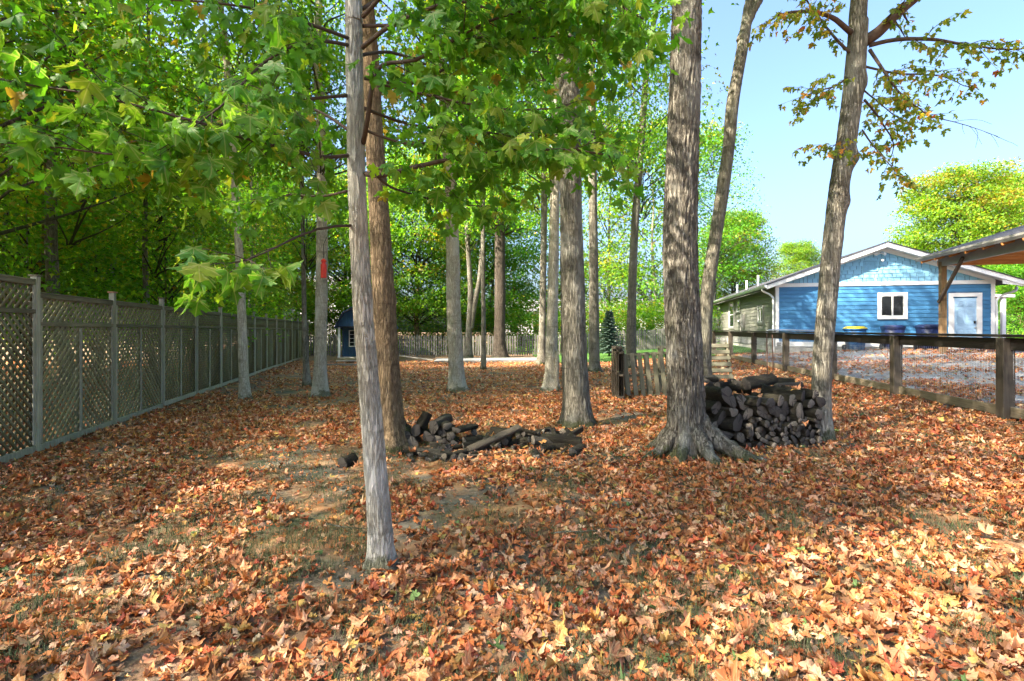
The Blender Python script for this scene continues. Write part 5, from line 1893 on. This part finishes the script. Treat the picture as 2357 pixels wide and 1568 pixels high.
far_house(1300, 58, 14, 3.2, 8, R_(5), 'pale single storey house far beyond the picket fence')
far_house(800, 52, 9, 5.6, 8, R_(12), 'tall white house glimpsed through leaves behind the blue shed')
far_house(1520, 62, 10, 3.0, 8, R_(-8), 'white bungalow far behind the small spruce')

# ------------------------------------------------------------------ red feeder
fx, fy, fz = XZ(745, 640, 11.35)
fd = thing('hanging_feeder', 'ribbed red cylinder feeder hanging on the grey trunk', 'feeder', (fx, fy, fz))
m_ = MB()
zz = np.linspace(0, .36, 30)
m_.tube(np.stack([zz * 0, zz * 0, zz], -1), .062 + .006 * (np.arange(30) % 3 == 0) - .02 * (zz > .30), 16)
m_.build('body', M['red'], fd, True)
m_ = MB(); m_.tube([(0, 0, .36), (0, 0, .40), (0, 0, .43)], [.07, .05, .01], 14); m_.build('lid', M['red'], fd, True)
m_ = MB(); m_.tube([(0, 0, .42), (0, 0, .75), (.0, .2, .95)], .006, 6); m_.build('hanger', M['rubber'], fd)

# ------------------------------------------------------------------ firewood
LOGV = []
for s in range(12):
    rg = np.random.default_rng(900 + s)
    n, k = 18, 9
    th = np.linspace(0, 2 * np.pi, n, endpoint=False)
    xs_ = np.linspace(-.5, .5, k)
    ph = rg.uniform(0, 6.28, 4)
    shape = 1 + .13 * np.cos(2 * th + ph[0]) + .08 * np.cos(3 * th + ph[1]) + .05 * np.cos(5 * th + ph[2])
    if s % 3 == 2:      # a split half
        shape = np.where(np.cos(th) < -.1, np.minimum(shape, .35 / np.maximum(.35, -np.cos(th))), shape)
    V = []
    for i, x in enumerate(xs_):
        bend = .06 * math.sin(x * 3 + ph[3])
        r = shape * (1 + rg.normal(0, .05, n)) * (1 - .08 * x) * (1 + rg.normal(0, .03))
        V += [(x, np.cos(t_) * rr + bend, np.sin(t_) * rr) for t_, rr in zip(th, r)]
    V = np.array(V)
    Q = np.array([[i * n + j, i * n + (j + 1) % n, (i + 1) * n + (j + 1) % n, (i + 1) * n + j] for i in range(k - 1) for j in range(n)])
    c1 = len(V)
    V = np.vstack([V, [[.5, 0, 0]]])
    mb = MB()
    mb.add(V, Q, [[(k - 1) * n + j, (k - 1) * n + (j + 1) % n, c1] for j in range(n)])
    body = mb.mesh('log', [M['log_bark']], True)
    e = V[:n].copy()
    ctr = e.mean(0)
    e2 = ctr + (e - ctr) * .93; e2[:, 0] = -.505
    e[:, 0] = -.5
    mb = MB()
    Ve = np.vstack([e, e2, [[-.503, ctr[1], 0]]])
    Qe = np.array([[j, n + j, n + (j + 1) % n, (j + 1) % n] for j in range(n)])
    mb.add(Ve, Qe, [[n + (j + 1) % n, n + j, 2 * n] for j in range(n)])
    LOGV.append((body, mb.mesh('cut_end', [M['log_end']])))


def log(loc, r, L, axis, roll, label, group, v):
    """axis: unit vector from the seen cut end towards the far end"""
    body, end = LOGV[v % 12]
    ax = Vector(axis).normalized()
    q = ax.to_track_quat('X', 'Z')
    e_ = 0.82 + 0.36 * ((v * 37 % 11) / 10)
    o = obj('log', body, None, loc, (q @ Euler((roll, 0, 0)).to_quaternion()).to_euler(), (L, r * e_, r * (1.95 - e_)))
    tag(o, label, 'log', group)
    obj('cut_end', end, o)
    return o


def drop_pile(x0, x1, radii_fn, count, rg, zmax, base=0.0):
    """2-D heap: each circle comes to rest in the lowest gap found"""
    C = []
    for i in range(count):
        r = radii_fn(i)
        best = None
        for _ in range(70):
            x = rg.uniform(x0 + r, x1 - r)
            z = base + r
            for (cx, cz, cr) in C:
                d = abs(x - cx)
                if d < cr + r:
                    z = max(z, cz + math.sqrt((cr + r) ** 2 - d * d) * .97)
            sc_ = z + .25 * max(0, z - zmax)
            if best is None or sc_ < best[0]:
                best = (sc_, x, z)
        _, x, z = best
        if z + r > zmax + .06:
            continue
        C.append((x, z, r))
    return C


# right stack: small round poles low at the right end, big rounds above
rg = np.random.default_rng(3)
fx0, fx1, fy0 = 2.36, 3.74, 6.10
small = drop_pile(.42, 1.36, lambda i: rg.uniform(.022, .045), 75, rg, .36)
small += []
big_c = list(small)
for i in range(60):
    r = rg.uniform(.055, .10)
    best = None
    for _ in range(80):
        x = rg.uniform(r, 1.42 - r)
        z = r
        for (cx, cz, cr) in big_c:
            d = abs(x - cx)
            if d < cr + r:
                z = max(z, cz + math.sqrt((cr + r) ** 2 - d * d) * .96)
        if best is None or z < best[0]:
            best = (z, x)
    z, x = best
    if z + r < .70 + .06 * math.sin(x * 7):
        big_c.append((x, z, r))
for i, (x, z, r) in enumerate(big_c):
    X = fx0 + x
    sm = r < .05
    yaw = rg.normal(-.30, .18)
    L = rg.uniform(.38, .5)
    push = rg.uniform(-.05, .06)
    ax = (math.sin(yaw), math.cos(yaw), rg.normal(0, .03))
    c = Vector((X, fy0 + push, gz(X, fy0) + z)) + Vector(ax) * L / 2
    lab = ('thin round pole end low in the stacked firewood by the leaning maple' if sm else 'thick dark log end in the stacked firewood between the two big trunks')
    log(c, r, L, ax, rg.uniform(0, 6.28), lab, 'small poles in the firewood stack' if sm else 'large logs in the firewood stack', i)
for i in range(30):      # second row behind
    r = rg.uniform(.05, .10)
    X = fx0 + rg.uniform(.0, 1.5); z = rg.uniform(.08, .60)
    Lc = rg.uniform(.45, .6)
    a = rg.normal(0, .3)
    if i > 17:
        z = rg.uniform(.62, .72); a = rg.normal(1.25, .35)
    ax = (math.sin(a), math.cos(a), rg.normal(0, .05))
    c = Vector((X, fy0 + rg.uniform(.6, 1.0) + .25, gz(X, fy0) + z))
    log(c, r, Lc, ax, rg.uniform(0, 6.28), 'dark weathered log in the back row of the firewood stack', 'back row of the firewood stack', i + 3)
for i in range(14):      # loose split wood behind the stack
    a = rg.uniform(-1.4, 1.4)
    X = rg.uniform(3.0, 4.2); Y = rg.uniform(7.4, 8.4)
    r = rg.uniform(.03, .07)
    ax = (math.sin(a), math.cos(a), rg.normal(0, .12))
    log((X, Y, gz(X, Y) + r + .12 * (i % 3)), r, rg.uniform(.4, .7), ax, rg.uniform(0, 6), 'loose grey branch wood heaped behind the firewood stack', 'loose wood behind the stack', i)
# low left pile
rg = np.random.default_rng(12)
C = drop_pile(0, .85, lambda i: rg.uniform(.035, .08), 30, rg, .27)
for i, (x, z, r) in enumerate(C):
    X = -1.50 + x
    Yp = 6.55
    yaw = rg.normal(.1, .2)
    L = rg.uniform(.35, .5)
    ax = (math.sin(yaw), math.cos(yaw), rg.normal(0, .05))
    c = Vector((X, Yp + rg.uniform(-.06, .06), gz(X, Yp) + z)) + Vector(ax) * L / 2
    log(c, r, L, ax, rg.uniform(0, 6), 'blackened log end in the low pile beside the brown barked maple', 'logs in the low pile', i)
for i in range(90):
    X = rg.uniform(-1.3, .85)
    Y = rg.uniform(5.9, 7.1) if X > -.6 else rg.uniform(5.95, 6.4)
    heap = max(0, 1 - abs(Y - 6.75) / .5) * (1 if X > -.7 else 0)
    a = rg.uniform(-1.5, 1.5)
    r = rg.uniform(.02, .052)
    ax = (math.sin(a), math.cos(a), rg.normal(0, .14) * (1 if heap > .2 else .3))
    log((X, Y, gz(X, Y) + r * .8 + heap * rg.uniform(0, .17)), r, rg.uniform(.16, .40), ax, rg.uniform(0, 6), 'weathered grey log lying loose among leaves in front of the low pile', 'loose logs of the low pile', i + 5)
log((-1.12, 6.62, gz(-1.1, 6.6) + .33), .08, .2, (.35, .3, .8), 0.4, 'pale upright stump chunk on top of the low log pile', None, 2)
log((-.22, 6.3, gz(-.2, 6.3) + .16), .045, .75, (-.75, -.45, -.25), 1.0, 'long mossy bent branch leaning across the low log pile', None, 3)
log((.62, 6.45, gz(.62, 6.45) + .075), .075, .5, (-.9, .25, 0.05), 2.2, 'large split weathered log at the right end of the low pile', None, 4)
sx_, sy_, _ = XZ(800, 1070, 5.7)
log((sx_, sy_, gz(sx_, sy_) + .045), .07, .2, (.35, .9, .05), 1, 'small dark log lying alone in leaves left of the pale trunk', None, 1)

rg = np.random.default_rng(404)
bpy.context.view_layer.update()
for i in range(40):
    if i < 18:
        X, Y = rg.uniform(2.4, 3.75), rg.uniform(6.05, 6.9)
    else:
        X, Y = rg.uniform(-1.5, .8), rg.uniform(5.9, 7.1)
    hit = sc.ray_cast(bpy.context.view_layer.depsgraph, (X, Y, 1.6), (0, 0, -1), distance=2)
    if not hit[0]:
        continue
    s_ = rg.uniform(.06, .10)
    obj('fallen_leaf', variants[i % 14], ground, (X, Y, hit[1].z + .012), (rg.normal(0, .3), rg.normal(0, .3), rg.uniform(0, 6.28)), (s_, s_, s_))

# ------------------------------------------------------------------ pallets
def pallet(label, loc, rot, mat='pallet', n_face=6, n_back=4, w=1.05, h=1.05, gap=.09):
    """stands on edge in its own frame: width along x, height along z, thickness along y"""
    t = thing('pallet', label, 'pallet', loc, 0, 'pallets leaning in the yard')
    t.rotation_euler = rot
    for k in range(3):
        box('stringer', (w, gap, .045), (0, 0, .03 + k * (h - .06) / 2), M[mat], t)
    for k in range(n_face):
        box('slat', (.092, .018, h + (.02 if k % 2 else 0)), (-w / 2 + .06 + k * (w - .12) / (n_face - 1), -gap / 2 - .011, h / 2), M[mat], t)
    for k in range(n_back):
        box('slat', (.10, .018, h), (-w / 2 + .06 + k * (w - .12) / (n_back - 1), gap / 2 + .011, h / 2), M[mat], t)
    return t


g1 = gz(2.9, 11)
pallet('weathered pallet leaning upright with vertical slats, left of the largest trunk', (2.96, 10.95, g1), (R_(-9), R_(-4), R_(-2)), n_face=7, n_back=3, h=.95)
pallet('second weathered pallet standing close behind the leaning one', (3.75, 11.45, g1), (R_(-6), R_(4), R_(2)))
for k in range(4):
    pallet('dark old pallet on edge, %s of four thin dark ones by the leaning pallet' % ('nearest', 'second', 'third', 'farthest')[k], (2.34 - .015 * k, 11.05 + .13 * k, g1 + .0), (0, 0, R_(80)), 'pallet_dark', 6, 4, .95, .98 + .10 * (k % 2))
g2 = gz(4.75, 12.6)
p_ = pallet('grey pallet leaning back with horizontal slats behind the smooth leaning trunk', (4.86, 12.4, g2), (R_(-26), 0, R_(-6)))
for ch in list(p_.children):
    bpy.data.objects.remove(ch)
for k in range(7):
    box('slat', (1.0, .018, .10), (0, -.055, .06 + k * .165), M['pallet_flat'], p_)
    if k % 2 == 0:
        box('slat', (1.0, .018, .10), (0, .055, .10 + k * .165), M['pallet_flat'], p_)
for k in range(3):
    box('stringer', (.045, .088, 1.15), (-.46 + .46 * k, 0, .575), M['pallet'], p_)

# ------------------------------------------------------------------ sticks on the ground
rg = np.random.default_rng(23)
for i in range(22):
    y = rg.uniform(2.3, 6.2)
    x = rg.uniform(-.95, .95) * y
    a = rg.uniform(0, 6.28)
    L = rg.uniform(.15, .5)
    k = 6
    pts = []
    for j in range(k):
        f = j / (k - 1) - .5
        pts.append((math.cos(a) * f * L + rg.normal(0, .008), math.sin(a) * f * L + rg.normal(0, .008), .035 + rg.uniform(0, .012)))
    mb = MB()
    mb.tube(pts, np.linspace(.006, .002, k), 6)
    if i % 2:
        p = np.array(pts[3])
        mb.tube([p, p + [math.cos(a + .7) * L * .25, math.sin(a + .7) * L * .25, .02]], [.003, .0015], 5)
    tag(mb.build('fallen_stick', M['bark_grey'], None, True, (x, y, gz(x, y))), 'thin bare grey stick lying on the fallen leaves', 'stick', 'sticks among the leaves')


# ------------------------------------------------------------------ labels that tell alike things apart
ONES = 'first second third fourth fifth sixth seventh eighth ninth tenth eleventh twelfth thirteenth fourteenth fifteenth sixteenth seventeenth eighteenth nineteenth'.split()
TENS = {2: 'twent', 3: 'thirt', 4: 'fort', 5: 'fift', 6: 'sixt', 7: 'sevent', 8: 'eight', 9: 'ninet'}


def ordinal(n):
    if n < 20:
        return ONES[n - 1]
    if n % 10 == 0:
        return TENS[n // 10] + 'ieth'
    return TENS[n // 10] + 'y-' + ONES[n % 10 - 1]


def in_picture(o):
    x, y, z = o.location
    return y > 0.5 and abs(x / y) < 1.0


def rank(group, text, rows=None, key=None):
    """rows: [(word, z limit)] splits a heap into layers first; then counted from the left"""
    L = [o for o in bpy.data.objects if o.parent is None and o.get('group') == group and in_picture(o)]
    key = key or (lambda o: o.location.x / max(o.location.y, .1))
    if rows:
        for (word, lo, hi) in rows:
            R = sorted([o for o in L if lo <= o.location.z - gz(o.location.x, o.location.y) < hi], key=key)
            for i, o in enumerate(R):
                o['label'] = text % (ordinal(i + 1), word)
    else:
        for i, o in enumerate(sorted(L, key=key)):
            o['label'] = text % ordinal(i + 1)


rank('trees in the woods behind the lattice fence', 'slender woodland maple behind the lattice fence, its trunk %s from the left')
rank('thin trees in the woods', 'thin pole-like woodland maple behind the lattice fence, %s from the left')
rank('saplings behind the lattice fence', 'low leafy sapling behind the lattice fence, %s from the left')
rank('shrubs beyond the picket fence', 'bright leafy shrub over the picket fence top, %s from the left')
rank('sticks among the leaves', 'thin bare grey stick lying on fallen leaves, %s from the left')
BIGROWS = [('lowest', -1, .2), ('second', .2, .38), ('third', .38, .54), ('fourth', .54, .70), ('top', .70, 2)]
rank('large logs in the firewood stack', 'thick dark log end, %s from the left in the %s layer of the firewood stack', BIGROWS)
rank('small poles in the firewood stack', 'thin round pole, %s from the left in the %s small layer of the firewood stack',
     [('lowest', -1, .07), ('second', .07, .14), ('third', .14, .21), ('fourth', .21, .28), ('top', .28, 2)])
rank('back row of the firewood stack', 'dark log in the back row of the firewood stack, %s from the left')
rank('loose wood behind the stack', 'loose grey branch wood heaped behind the firewood stack, %s from the left')
rank('logs in the low pile', 'blackened log end, %s from the left in the %s layer of the low pile', [('bottom', -1, .15), ('middle', .15, .3), ('top', .3, 2)])
rank('loose logs of the low pile', 'weathered log lying loose about the low pile, %s from the left')
